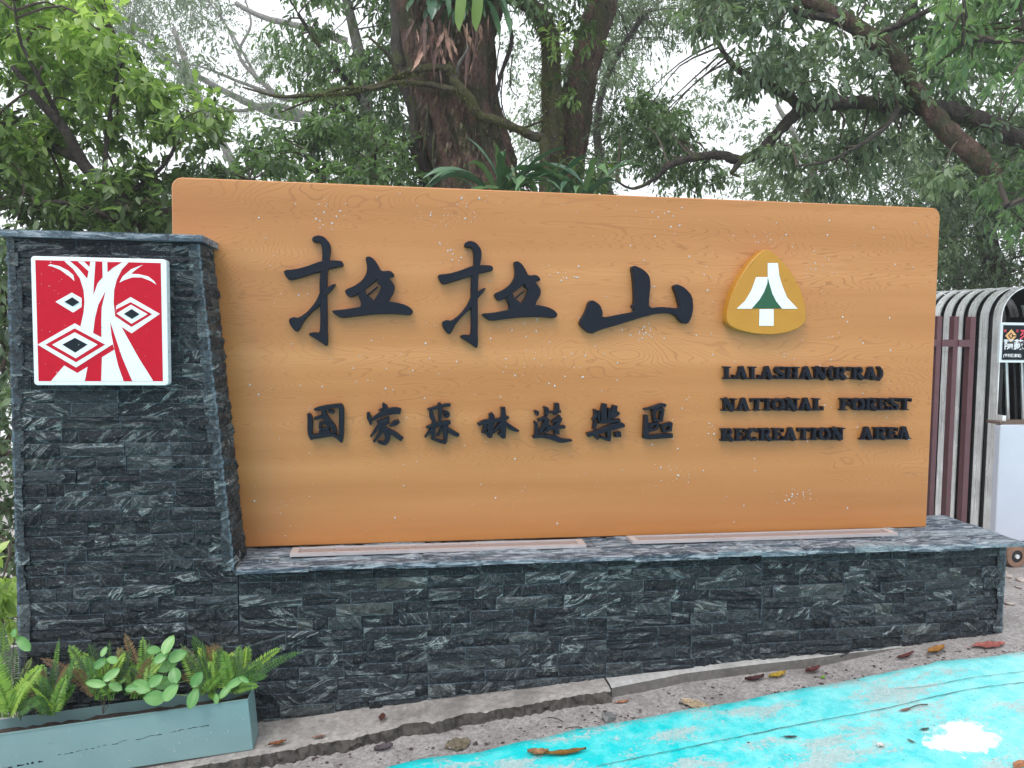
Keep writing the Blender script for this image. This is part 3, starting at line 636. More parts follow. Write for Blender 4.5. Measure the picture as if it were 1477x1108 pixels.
F += [(0, 3, 2, 1), tuple(len(V)-4+i for i in range(4))]
hoop = mesh('hoop', V, F); hoop.materials.append(M_steel)
for k in range(NH):
    o = bpy.data.objects.new('hoop', hoop); COL.objects.link(o); o.parent = gate; o.location = (GX-.006*k, 1.18+PIT*k, .0015*k)
V = []; F = []; ip = hoop_path(RO-.016)
for y_ in (1.18+BW, 1.18+PIT*(NH-1)+.04): V += [(GX+p[0], y_, p[1]) for p in ip]
nn_ = len(ip); F = [(i, i+1, nn_+i+1, nn_+i) for i in range(nn_-1)]
link('gap_shade_sheet', mesh('gap_shade_sheet', V, F), gate, [M_dark])  # added dark sheet standing in for the shade between the hoops
# dark lattice bars between the hoops, and added dark boxes as the shade behind the legs
for s in (-1, 1):
    m = MB(); m.box(GX+s*(RO-.045)-.006-.03*(s < 0), GX+s*(RO-.045)+.006, 1.2, 1.18+PIT*(NH-1), zg+.1, GZ+.02); m.make('gap_shade_box', M_dark, gate)
for k in range(5):
    xx = GX-.10+.055*k
    MB().tube([(xx+.05, 1.32, zg+.75), (xx, 1.32, GZ-.12)], .011, 6).make('lattice_bar', M_dark if k % 2 == 0 else M_steel, gate)
M_gpan = flat('grey_green_panel', (.16, .19, .17), .4, .2, 5)
MB().box(GX-RO+.03, GX+RO-.03, 1.60, 1.615, zg+.2, GZ-.02).make('back_panel', M_gpan, gate)
# sign hung on the gate
gs = thing('hanging_sign', 'black notice with orange diamond logo and white characters, hung on the steel gate', 'sign')
a = on_y(1447, 468, 1.13); b_ = on_y(1444, 520, 1.13); SX0 = float(a[0]); SZ1 = float(a[2]); SZ0 = float(b_[2]); SW = .46
MB().box(SX0-.012, SX0+SW, 1.135, 1.15, SZ0-.012, SZ1+.012).make('frame', M_white, gs)
MB().box(SX0+.006, SX0+SW-.014, 1.131, 1.1355, SZ0+.004, SZ1-.004).make('face', M_ink, gs)
M_orange = flat('orange_print', (.75, .40, .16), .4); M_wprint = flat('white_print', (.75, .77, .8), .4); M_rprint = flat('pink_red_print', (.75, .06, .10), .4)
def dia(cx, cz, r, y, m):
    return prism_obj('logo', [[(cx-r, cz), (cx, cz-r), (cx+r, cz), (cx, cz+r)]], y, y+.0008, m, gs)
cz = SZ1-.068; cx = SX0+.058
dia(cx, cz, .040, 1.1300, M_orange); dia(cx-.002, cz, .020, 1.1292, M_ink); dia(cx-.002, cz, .012, 1.1284, M_orange)
prism_obj('logo', [[(cx+.002, cz-.003), (cx+.04, cz-.003), (cx+.04, cz+.003), (cx+.002, cz+.003)]], 1.1276, 1.1284, M_ink, gs)
for sx_ in (-1, 1):
    for sz_ in (-1, 1):
        q = (cx+sx_*.041, cz+sz_*.030)
        for dz_ in (-.006, 0, .006): prism_obj('small_mark', [[(q[0]-.008, q[1]+dz_-.0016), (q[0]+.008, q[1]+dz_-.0016), (q[0]+.008, q[1]+dz_+.0016), (q[0]-.008, q[1]+dz_+.0016)]], 1.1300, 1.1308, M_rprint if sz_ > 0 else M_wprint, gs)
def cjk(s, x, z, size, m, name='lettering', y=1.1295):
    c = bpy.data.curves.new(name, 'FONT'); c.body = s; c.size = size; c.offset = size*.018; c.extrude = .0004
    o = bpy.data.objects.new('tmp', c); COL.objects.link(o); bpy.context.view_layer.update()
    me = bpy.data.meshes.new_from_object(o.evaluated_get(bpy.context.evaluated_depsgraph_get())); bpy.data.objects.remove(o)
    me.materials.clear(); r = link(name, me, gs, [m]); r.rotation_euler = (math.pi/2, 0, 0); r.location = (x, y, z); return r
cjk('隱藏式', SX0+.012, SZ0+.072, .066, M_wprint); cjk('來', SX0+.115, SZ1-.085, .075, M_rprint); cjk('門', SX0+.215, SZ0+.072, .066, M_wprint)
cjk('(專利證書號)', SX0+.010, SZ0+.022, .022, M_wprint)
# wooden rod and lintel seen through the gate
rod = MB().tube([(GX-.115, 1.02, 0), (GX+.25, 1.02, 0)], .022, 10)
o = rod.make('wooden_handle', flat('pale_wood', (.55, .36, .24), .6, .2, 40), None); o.location = (0, 0, float(on_y(1460, 591, 1.02)[2]))
tag(o, 'pale round wooden handle lying across the top of the grey cabinet', 'handle')
# grey cabinet on wheels
M_cab = flat('pale_grey_enamel', (.50, .53, .62), .35, .08, 2.2)
cab = thing('motor_cabinet', 'pale grey metal cabinet on castors in front of the steel gate, beyond the plinth end', 'cabinet')
cx0 = float(on_y(1439, 700, .95)[0]); cz1 = float(on_y(1440, 613, .95)[2]); zc = float(gz(cx0+.2, .95))
prism_obj('shell', [round_rect(cx0, cx0+.55, zc+.10, cz1, .012, 3)], .95, .99, M_cab, cab, .004)
MB().box(cx0+.0, cx0+.5, .955, 1.06, cz1+.001, cz1+.018).make('top_bracket', flat('rusty_steel', (.13, .085, .07), .7, .3), cab)
MB().box(cx0+.045, cx0+.07, .99, 1.05, cz1+.018, cz1+.05).make('handle_clamp', M_steel, cab)
M_rim = flat('rusty_tan_tyre', (.22, .13, .09), .7, .35, 25, .3)
for wx, wy in ((cx0+.01, .80), (cx0+.40, .80)):
    p = MB(); n = 24; R = .062
    c_ = on_y(1466, 827, wy) if wx < cx0+.1 else np.array([wx, wy, zc+.066]); wz = float(gz(c_[0], wy))+R+.002
    for part, r_in, r_out, y_a, y_b, m_ in (('tyre', .036, R, 0, .10, M_rim), ('wheel_rim', .012, .0365, .004, .09, M_dark), ('hub', .0, .0125, -.004, .08, M_steel)):
        V = []; F = []
        for k in range(n):
            a = 2*math.pi*k/n
            for r_, y_ in ((r_in, y_a), (r_out, y_a), (r_out, y_b), (r_in, y_b)): V.append((c_[0]+r_*math.cos(a), wy+y_, wz+r_*math.sin(a)))
        for k in range(n):
            for q in range(4): F.append((k*4+q, k*4+(q+1) % 4, ((k+1) % n)*4+(q+1) % 4, ((k+1) % n)*4+q))
        if part == 'tyre': whl = link('castor', mesh('castor', V, F), cab, [m_])
        else: link(part, mesh(part, V, F), whl, [m_])
# maroon bar fence
fen = thing('bar_fence', 'maroon painted steel bar fence between the wooden board and the steel gate', 'fence')
FY = .95; f1 = on_y(1401, 457, FY); f0 = on_y(1377, 457, FY); sp = float(f1[0]-f0[0]); FX = float(f1[0]); FZ = float(f1[2])
for k in range(12):
    x = FX-sp*k; s = .0145 if k else .0165; zb_ = float(gz(x, FY))
    MB().box(x-s, x+s, FY-.018, FY+.022, zb_-.05, FZ+(.0 if k else .0)).make('fence_bar', M_maroon, fen)
z_r = float(on_y(1370, 495, FY)[2])
for k in range(11):
    MB().box(FX-sp*(k+1)+.015, FX-sp*k-(.017 if k == 0 else .015), FY-.024, FY+.018, z_r-.02, z_r+.02).make('rail', M_maroon, fen)

# ================================================================== PLANTER
SL = math.atan(.088)
def planter_mat():
    t = NT('grey_teal_enamel'); n = t.noise(t.pos(), 5, 4); s = t.noise(t.pos((3, 1, 40)), 1, 5, .7, .6); d = t.noise(t.pos(), 90, 3)
    c = t.ramp(n, [(.3, (.15, .255, .268)), (.7, (.18, .29, .30))]); c = t.mix(t.ramp(s, [(.66, 0), (.73, .6)]), c, (.05, .08, .085))
    t.set(Base_Color=c, Roughness=t.ramp(d, [(.3, .35), (.7, .5)])); return t.m
M_planter = planter_mat(); M_soil = flat('dark_soil', (.045, .032, .028), .95, .5, 60, 1.)
pl = thing('planter_box', 'long grey teal metal planter box on the kerb at the foot of the slate pillar', 'planter', loc=(-.502, -.192, -.002))
pl.rotation_euler = (0, -SL, 0)
LP, WP, HP = 1.45, .115, .186
panel = lambda nm, *a: MB().box(*a).make(nm, M_planter, pl)
panel('front_panel', -LP, 0, 0, .002, 0, HP); panel('back_panel', -LP, 0, WP, WP+.002, 0, HP+.004); panel('end_panel', -.002, 0, .0025, WP-.0005, 0, HP); panel('end_panel', -LP, -LP+.002, .0025, WP-.0005, 0, HP)
panel('bottom_panel', -LP+.003, -.003, .003, WP-.001, .002, .004)
panel('folded_rim', -LP, 0, -.003, .006, HP+.0005, HP+.0025)
V = []; nxs = 60
for i in range(nxs+1):
    for j in range(5):
        V.append((-LP+.003+(LP-.006)*i/nxs, .003+(WP-.004)*j/4, HP-.035+.012*noise.noise(Vector((i*.6, j*.9, 2)))))
F = [(i*5+j, (i+1)*5+j, (i+1)*5+j+1, i*5+j+1) for i in range(nxs) for j in range(4)]
tag(link('soil', mesh('soil', V, F), pl, [M_soil]), kind='stuff')
m = MB()  # scratch marks on the front panel
for a, b_, zz in ((-1.2, -.86, .045), (-.86, -.70, .062), (-.66, -.45, .085), (-.45, -.14, .098)):
    xs_ = np.linspace(a, b_, 22); 
    for i in range(21):
        if random.random() < (.1 if a < -1 else .28): continue
        h_ = random.uniform(.0006, .0028)*(2.6 if a < -.8 else 1); z_ = zz+noise.noise(Vector((xs_[i]*22, zz*50, 0)))*.006+(xs_[i]-a)*.05
        m.box(xs_[i], xs_[i+1], -.0006, .0001, z_, z_+h_)
m.make('scratch', M_ink, pl)
pd = drops(150, (-1.30, -.02), (.015, HP-.01), -.001, .0009, .0022, 10, pl)
def planter_pt(px, py, y=-.13): return on_y(px, py, y)

# ------------------------------------------------------------------ leaves
def leaf_arrays(pos, d, nrm, length, width, tint, fold=.18, droop=.15):
    pos, d, nrm = map(np.asarray, (pos, d, nrm)); N = len(pos)
    d = d/np.linalg.norm(d, axis=1, keepdims=True); side = np.cross(d, nrm); side /= np.linalg.norm(side, axis=1, keepdims=True)+1e-9; nn = np.cross(side, d)
    L = np.asarray(length)[:, None]; W = np.asarray(width)[:, None]
    base = pos; mid = pos+d*L*.42-nn*L*fold*.25; tip = pos+d*L-nn*L*droop
    l = pos+d*L*.42-side*W*.5+nn*L*.02; r = pos+d*L*.42+side*W*.5+nn*L*.02
    V = np.stack([base, l, r, tip, mid], 1).reshape(-1, 3)
    T0 = np.array([[0, 4, 1], [0, 2, 4], [1, 4, 3], [4, 2, 3]]); T = (np.arange(N)[:, None, None]*5+T0[None]).reshape(-1, 3)
    return V, T, np.repeat(np.asarray(tint), 5)
def leaf_arrays8(pos, d, nrm, length, width, tint, fold=.18, droop=.15):
    pos, d, nrm = map(np.asarray, (pos, d, nrm)); N = len(pos)
    d = d/np.linalg.norm(d, axis=1, keepdims=True); side = np.cross(d, nrm); side /= np.linalg.norm(side, axis=1, keepdims=True)+1e-9; nn = np.cross(side, d)
    L = np.asarray(length)[:, None]; W = np.asarray(width)[:, None]*.5
    m1 = pos+d*L*.27-nn*L*fold*.2; m2 = pos+d*L*.66-nn*L*(fold*.2+droop*.4); up = nn*W*.25
    V = np.stack([pos, m1-side*W*.85+up, m1+side*W*.85+up, m2-side*W*.8+up, m2+side*W*.8+up, pos+d*L-nn*L*droop, m1, m2], 1).reshape(-1, 3)
    T0 = np.array([[0, 6, 1], [0, 2, 6], [1, 6, 7], [1, 7, 3], [6, 2, 4], [6, 4, 7], [3, 7, 5], [7, 4, 5]]); T = (np.arange(N)[:, None, None]*8+T0[None]).reshape(-1, 3)
    return V, T, np.repeat(np.asarray(tint), 8)
def unit(n):
    v = rng.normal(size=(n, 3)); return v/np.linalg.norm(v, axis=1, keepdims=True)
def inside(poly, x, y):
    c = False; n = len(poly)
    for i in range(n):
        x1_, y1_ = poly[i]; x2_, y2_ = poly[(i+1) % n]
        if (y1_ > y) != (y2_ > y) and x < (x2_-x1_)*(y-y1_)/(y2_-y1_+1e-9)+x1_: c = not c
    return c
def crown(parent, poly, n_clump, d0, d1, rad, twigs, per, ll, lw, mat_, tmat, gap=.0, gscale=1., droop=.3, limbs=(), tintf=None, seed=0, flat_=.6, name='crown', connect=.9):
    """foliage: clumps of leafy sprays filling a volume whose outline is given; every spray is a twig with alternate leaves"""
    pts = []; xs_ = [p[0] for p in poly]; ys_ = [p[1] for p in poly]; tries = 0
    while len(pts) < n_clump and tries < n_clump*60:
        tries += 1; x = random.uniform(min(xs_), max(xs_)); y = random.uniform(min(ys_), max(ys_))
        if not inside(poly, x, y): continue
        if noise.noise(Vector((x*.011*gscale, y*.011*gscale, seed))) < gap-.5+random.uniform(-.12, .12): continue
        pts.append((P(x, y, random.uniform(d0, d1)), y))
    PV, DV, NV, TV = [], [], [], []; tw = MB(); L_ = []
    limb_pts = np.array([q for l in limbs for q in l]) if limbs else None
    for c, py in pts:
        r = rad*random.uniform(.6, 1.35)
        if limb_pts is not None:
            dd = np.linalg.norm(limb_pts-c, axis=1); j = int(dd.argmin())
            if dd[j] < connect:
                a = limb_pts[j]; mid = (a+c)/2+np.array([random.uniform(-.08, .08), random.uniform(-.08, .08), random.uniform(-.02, .12)])
                tw.tube(catmull([a, mid, c], 3), list(np.linspace(.011, .004, 7)), 4, False)
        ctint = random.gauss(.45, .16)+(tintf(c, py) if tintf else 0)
        k = max(3, int(twigs*random.uniform(.6, 1.4)))
        o_ = unit(k)*(rng.random((k, 1))**.45)*r*np.array([1, 1, flat_]); ax = unit(k)*.7+o_/r; ax[:, 2] -= droop; ax /= np.linalg.norm(ax, axis=1, keepdims=True)
        for q in range(k):
            s = c+o_[q]; tl_ = r*random.uniform(.45, .9); e = s+ax[q]*tl_; e[2] -= tl_*droop*.3
            if random.random() < .5: tw.add([s, e, s+np.array([.003, .002, .004])], [(0, 1, 2)])
            t_ = np.linspace(.1, 1, per); ps = s+(e-s)*t_[:, None]
            sd_ = unit(per)*1.0; sd_ -= (sd_@ax[q])[:, None]*ax[q]; dv = ax[q]*.55+sd_*.8; dv[:, 2] -= droop*.6
            PV.append(ps); DV.append(dv); n_ = unit(per)*.55; n_[:, 2] += 1; NV.append(n_); TV.append(ctint+rng.normal(0, .13, per))
    pos = np.concatenate(PV); N = len(pos); ln = ll*rng.uniform(.6, 1.25, N); wd = ln*(lw/ll)*rng.uniform(.8, 1.2, N)
    V, T, ti = (leaf_arrays8 if d1 < 9.9 else leaf_arrays)(pos, np.concatenate(DV), np.concatenate(NV), ln, wd, np.clip(np.concatenate(TV), 0, 1), .2, .18)
    o = link(name, tri_mesh(name, V, T, ti), parent, [mat_]); tag(o, kind='stuff')
    if tw.v: tag(tw.make('twigs', tmat, parent), kind='stuff')
    return o
def limb(parent, pxs, m, name='limb', n=10, sub=6, amp=.12, flute=0.):
    if name == 'limb' and parent.name in ('spreading_tree', 'old_tree'): pxs = [(a, b, d, r*.84) for a, b, d, r in pxs]
    """pxs: (px, py, depth, radius in m); bark tube with uneven surface"""
    pts = [np.append(P(a, b, d), r) for a, b, d, r in pxs]; sp_ = catmull(pts, sub); V = []; F = []; a = None; mcount = len(sp_)
    for i, p in enumerate(sp_):
        t_ = sp_[min(i+1, mcount-1)][:3]-sp_[max(i-1, 0)][:3]; t_ /= np.linalg.norm(t_)+1e-9
        if a is None: a = np.cross(t_, (0.13, .2, 1.)) if abs(t_[2]) < .9 else np.cross(t_, (1., 0, 0.1))
        a = a-t_*(a@t_); a /= np.linalg.norm(a); b2 = np.cross(t_, a)
        for k in range(n):
            th = 2*math.pi*k/n; dr = a*math.cos(th)+b2*math.sin(th); q = p[:3]+dr*p[3]
            s = 1+amp*1.6*noise.noise(Vector(q)*(2.2/max(p[3], .04)*.4))+amp*.8*noise.noise(Vector(q)*(6/max(p[3], .04)*.4))
            if flute: s += flute*noise.noise(Vector((dr[0]*3.2+11, dr[1]*3.2, q[2]*.35)))+flute*.4*noise.noise(Vector((dr[0]*9, dr[1]*9, q[2]*1.1)))
            V.append(p[:3]+dr*p[3]*s)
    F = [(i*n+k, i*n+(k+1) % n, (i+1)*n+(k+1) % n, (i+1)*n+k) for i in range(mcount-1) for k in range(n)]+[tuple(range(n-1, -1, -1)), tuple(range((mcount-1)*n, mcount*n))]
    link(name, mesh(name, V, F, True), parent, [m]); return [q[:3] for q in sp_]
M_lf_b = leaf_mat('bright_broad_leaf', [(.035, .06, .024), (.085, .145, .05), (.19, .29, .08), (.40, .52, .15)], .34, .5, 1.35)
M_lf_m = leaf_mat('mid_green_leaf', [(.022, .042, .022), (.05, .088, .042), (.09, .15, .065), (.15, .24, .09)], .34, .42, 1.65)
M_lf_d = leaf_mat('dark_evergreen_leaf', [(.024, .042, .028), (.05, .08, .05), (.085, .125, .075), (.13, .18, .105)], .32, .42, 1.75)
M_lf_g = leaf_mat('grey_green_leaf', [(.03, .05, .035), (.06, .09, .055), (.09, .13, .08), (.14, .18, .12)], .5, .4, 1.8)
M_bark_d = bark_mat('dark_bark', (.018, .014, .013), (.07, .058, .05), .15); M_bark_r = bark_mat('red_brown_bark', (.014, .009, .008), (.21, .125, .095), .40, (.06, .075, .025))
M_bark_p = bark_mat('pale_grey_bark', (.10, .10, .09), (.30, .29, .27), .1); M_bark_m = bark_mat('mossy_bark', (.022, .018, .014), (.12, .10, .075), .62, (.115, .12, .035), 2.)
M_twig = flat('twig_bark', (.06, .045, .035), .8, .3)

# ---- T1 broadleaf tree at the left
T1 = thing('broadleaf_tree', 'bright green broadleaf tree behind the pillar at the left, branches leaning up to the left', 'tree')
l = []
D = 5.35
l.append(limb(T1, [(226, 640, D, .11), (212, 420, D, .085), (196, 335, D, .06), (172, 288, D, .05), (123, 240, D, .042), (92, 185, D-.1, .034), (55, 145, D-.2, .026), (18, 95, D-.3, .016)], M_bark_d, 'trunk'))
l.append(limb(T1, [(112, 228, D, .036), (60, 208, D+.1, .028), (20, 200, D+.2, .022), (-30, 180, D+.3, .015)], M_bark_d))
l.append(limb(T1, [(196, 318, D, .03), (150, 310, D-.1, .026), (123, 300, D-.1, .022), (75, 292, D-.2, .018), (30, 300, D-.2, .011)], M_bark_d))
l.append(limb(T1, [(186, 312, D, .03), (225, 308, D+.2, .024), (300, 290, D+.3, .016)], M_bark_d))
l.append(limb(T1, [(150, 262, D, .02), (155, 190, D+.1, .015), (168, 110, D+.2, .011), (165, 50, D+.3, .008)], M_bark_d))
l.append(limb(T1, [(92, 185, D, .02), (60, 120, D-.2, .015), (30, 60, D-.3, .011), (20, 0, D-.4, .007)], M_bark_d))
l.append(limb(T1, [(172, 288, D, .022), (235, 240, D+.2, .015), (262, 190, D+.3, .010)], M_bark_d))
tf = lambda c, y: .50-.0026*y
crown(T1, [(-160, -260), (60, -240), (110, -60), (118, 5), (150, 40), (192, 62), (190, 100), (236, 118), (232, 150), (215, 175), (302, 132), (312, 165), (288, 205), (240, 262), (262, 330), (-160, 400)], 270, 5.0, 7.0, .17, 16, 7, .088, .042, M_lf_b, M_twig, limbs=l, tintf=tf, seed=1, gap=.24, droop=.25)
# ---- shrubs right of T1 in front of the hazy tree, above the board
T1b = thing('leafy_shrub', 'mid green leafy shrub just above the board, between left tree and big trunk', 'shrub')
l = [limb(T1b, [(430, 620, 7.3, .05), (440, 420, 7.3, .04), (470, 300, 7.2, .03), (450, 220, 7.2, .02)], M_bark_d, 'trunk'), limb(T1b, [(446, 330, 7.3, .03), (540, 240, 7.3, .016)], M_bark_d), limb(T1b, [(446, 360, 7.3, .03), (360, 260, 7.4, .016)], M_bark_d)]
crown(T1b, [(238, 285), (290, 225), (330, 240), (375, 180), (440, 165), (500, 180), (560, 200), (596, 220), (640, 300), (560, 400), (240, 400)], 120, 6.6, 8.4, .19, 20, 7, .08, .035, M_lf_m, M_twig, limbs=l, seed=2, gap=.12, tintf=lambda c, y: .12)
# ---- hazy grey tree far left centre
T2 = thing('distant_tree', 'thin grey hazy distant tree with bare spreading branches, above the board\'s left end', 'tree')
l = []
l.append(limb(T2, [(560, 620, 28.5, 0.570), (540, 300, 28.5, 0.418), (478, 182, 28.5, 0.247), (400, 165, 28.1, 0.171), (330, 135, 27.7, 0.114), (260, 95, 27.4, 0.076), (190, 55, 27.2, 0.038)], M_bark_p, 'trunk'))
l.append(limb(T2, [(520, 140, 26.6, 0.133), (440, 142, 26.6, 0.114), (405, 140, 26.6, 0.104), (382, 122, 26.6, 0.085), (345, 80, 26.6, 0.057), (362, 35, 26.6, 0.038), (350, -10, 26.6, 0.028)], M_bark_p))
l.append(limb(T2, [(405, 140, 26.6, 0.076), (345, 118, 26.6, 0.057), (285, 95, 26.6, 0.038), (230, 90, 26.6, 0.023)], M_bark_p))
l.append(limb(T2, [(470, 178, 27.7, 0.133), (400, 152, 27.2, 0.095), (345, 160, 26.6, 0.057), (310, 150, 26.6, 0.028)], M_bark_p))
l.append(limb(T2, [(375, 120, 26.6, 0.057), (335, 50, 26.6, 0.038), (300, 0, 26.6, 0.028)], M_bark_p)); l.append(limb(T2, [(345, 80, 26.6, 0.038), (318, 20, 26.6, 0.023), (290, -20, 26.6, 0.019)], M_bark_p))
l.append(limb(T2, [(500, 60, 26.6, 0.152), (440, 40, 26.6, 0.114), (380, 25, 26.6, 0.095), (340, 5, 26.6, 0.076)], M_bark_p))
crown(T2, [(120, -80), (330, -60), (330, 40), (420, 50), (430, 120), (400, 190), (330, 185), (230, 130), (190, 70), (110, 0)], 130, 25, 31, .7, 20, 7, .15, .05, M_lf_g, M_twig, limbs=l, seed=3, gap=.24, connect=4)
# ---- mid-green drooping tree centre left
T3 = thing('drooping_tree', 'mid green tree with drooping sprays just left of the big trunk', 'tree')
l = [limb(T3, [(600, 620, 9, .16), (560, 330, 9, .12), (535, 200, 9, .09), (520, 90, 9, .07), (490, -40, 9, .05)], M_bark_p, 'trunk'), limb(T3, [(528, 150, 9, .05), (470, 80, 8.8, .03), (430, 20, 8.6, .02)], M_bark_d), limb(T3, [(532, 180, 9, .04), (480, 150, 8.8, .025), (440, 130, 8.6, .015)], M_bark_d)]
crown(T3, [(425, -140), (640, -160), (620, 60), (590, 120), (600, 250), (560, 300), (520, 240), (455, 205), (470, 160), (410, 110), (415, 40)], 105, 7.8, 9.8, .24, 20, 7, .085, .032, M_lf_m, M_twig, limbs=l, seed=4, gap=.15, droop=.6, tintf=lambda c, y: .05)
# ---- big multi-stem tree in the middle
T4 = thing('old_tree', 'massive old multi stemmed tree with mossy branches rising behind the middle of the board', 'tree')
D = 7.2
t4 = []
limb(T4, [(716, 640, D, .50), (705, 400, D, .43), (690, 270, D, .37), (668, 190, D, .35), (650, 120, D, .37), (645, 50, D, .41), (640, -40, D, .45), (640, -200, D, .48)], M_bark_r, 'trunk', 56, 12, .06, .42)
limb(T4, [(722, 330, D-.2, .20), (702, 230, D-.2, .16), (688, 150, D-.25, .12), (690, 60, D-.2, .13), (712, -20, D-.1, .14), (715, -160, D, .14)], M_bark_r, 'stem', 24, 10, .1, .3)
limb(T4, [(640, 330, D+.1, .11), (620, 265, D+.1, .085), (603, 215, D, .07), (598, 160, D, .06), (584, 100, D, .10), (583, 30, D, .12), (590, -60, D, .12)], M_bark_d, 'stem', 18, 8, .12, .3)
limb(T4, [(660, 330, D, .07), (636, 250, D-.1, .05), (622, 200, D-.2, .045), (612, 160, D-.25, .03)], M_bark_d, 'root', 10, 8, .2)
limb(T4, [(795, 640, D, .17), (800, 400, D, .15), (795, 270, D, .115), (797, 200, D-.1, .095), (795, 130, D-.1, .085), (793, 60, D-.1, .085), (778, 20, D-.15, .07), (750, -2, D-.2, .06), (735, -40, D-.2, .05)], M_bark_m, 'stem', 20, 8, .16, .25)
limb(T4, [(790, 640, D+.3, .25), (800, 400, D+.3, .21), (812, 270, D+.3, .17), (826, 180, D+.3, .155), (838, 110, D+.3, .15), (858, 40, D+.3, .145), (880, -40, D+.4, .14), (910, -200, D+.5, .13)], M_bark_r, 'stem', 28, 10, .08, .3)
b1 = limb(T4, [(787, 330, D-.25, .06), (785, 212, D-.3, .052), (766, 196, D-.35, .05), (722, 176, D-.5, .045), (691, 166, D-.55, .05), (676, 140, D-.6, .045), (657, 118, D-.6, .05), (650, 100, D-.6, .042), (617, 98, D-.6, .036), (579, 108, D-.5, .034), (549, 122, D-.4, .03), (501, 135, D-.3, .026), (440, 138, D-.2, .022), (400, 139, D, .018), (350, 126, D+.1, .010)], M_bark_m, 'limb', 12, 6, .25)
b2 = limb(T4, [(672, 138, D-.55, .035), (657, 131, D-.6, .033), (617, 122, D-.55, .03), (575, 119, D-.5, .026), (540, 128, D-.4, .022), (490, 128, D-.3, .016), (440, 148, D-.2, .012), (405, 162, D-.1, .008)], M_bark_m, 'limb', 10, 6, .25)
limb(T4, [(575, 112, D-.5, .02), (560, 80, D-.6, .017), (545, 65, D-.7, .016), (528, 50, D-.7, .009)], M_bark_m, 'limb', 8, 5, .25)
limb(T4, [(660, 108, D-.6, .02), (662, 92, D-.7, .015), (674, 72, D-.75, .011), (673, 62, D-.75, .006)], M_bark_p, 'limb', 8, 5, .2)
limb(T4, [(730, 20, D-.3, .02), (738, 60, D-.35, .02), (722, 110, D-.3, .018), (714, 150, D-.3, .014)], M_bark_d, 'root', 8, 6, .2)
limb(T4, [(735, 190, D-.3, .015), (762, 182, D-.2, .014), (790, 172, D-.1, .012)], M_bark_m, 'limb', 8, 5, .2)
for q in range(16):   # hanging aerial roots
    x = random.uniform(585, 745); y0_ = random.uniform(60, 190)
    limb(T4, [(x, y0_, D-.46, .007), (x+random.uniform(-8, 8), y0_+random.uniform(25, 50), D-.48, .006), (x+random.uniform(-8, 12), y0_+random.uniform(60, 95), D-.46, .004)], M_bark_d, 'aerial_root', 5, 4, .1)
crown(T4, [(540, -180), (940, -200), (900, -30), (860, -12), (700, -20), (560, -15)], 60, D-.8, D+1.5, .22, 18, 7, .07, .03, M_lf_m, M_twig, seed=5)
crown(T4, [(800, 30), (835, 20), (850, 60), (842, 120), (818, 150), (808, 90)], 7, D-.5, D-.3, .10, 9, 6, .07, .03, M_lf_b, M_twig, seed=5, tintf=lambda c, y: -.1)
crown(T4, [(760, 235), (850, 225), (870, 262), (840, 285), (760, 285)], 6, D-.6, D-.4, .10, 9, 6, .07, .03, M_lf_b, M_twig, seed=5)
def fuzz(parent, pts, rad, n, size, mat_, name='moss', down=.7, spread=1.):
    pts = np.array(pts); j = rng.integers(0, len(pts)-1, n); f = rng.random((n, 1)); c = pts[j]*(1-f)+pts[j+1]*f; u = unit(n)
    d = u*.8+np.array([0, 0, -down]); V, T, ti = leaf_arrays(c+u*rad*rng.uniform(.6, 1.05, (n, 1))*spread, d, unit(n)+np.array([.1, .1, .5]), size*rng.uniform(.4, 1.4, n), size*rng.uniform(.15, .4, n), rng.random(n))
    return tag(link(name, tri_mesh(name, V, T, ti), parent, [mat_]), kind='stuff')
M_moss = leaf_mat('moss_tufts', [(.05, .045, .018), (.085, .10, .025), (.15, .18, .04), (.24, .24, .10)], .8, .3)
for a_, b__ in ((0, 10), (14, 20), (24, 33), (38, 44), (50, 60), (66, 72)): fuzz(T4, b1[a_:b__], .040, 330, .028, M_moss)
for a_, b__ in ((2, 9), (14, 20), (26, 33)): fuzz(T4, b2[a_:b__], .026, 200, .024, M_moss)
sp5 = [P(x, y, 7.1) for x, y in ((795, 290), (797, 200), (795, 130), (793, 60), (778, 20), (750, -2))]
fuzz(T4, catmull(sp5, 5), .10, 2600, .045, M_moss)
M_vine = leaf_mat('bark_litter', [(.03, .022, .018), (.09, .06, .045), (.16, .12, .09), (.10, .12, .05)], .8, .2)
trk = [P(x, y, 7.1) for x, y in ((716, 300), (700, 270), (668, 190), (650, 120), (645, 50), (640, -20))]
fuzz(T4, catmull(trk, 5), .39, 3600, .075, M_vine, 'bark_fibres', 2.2, 1.)
trk2 = [P(x, y, 7.5) for x, y in ((812, 270), (826, 180), (838, 110), (858, 40), (880, -40))]
fuzz(T4, catmull(trk2, 5), .155, 1800, .06, M_vine, 'bark_fibres', 1.5, 1.)
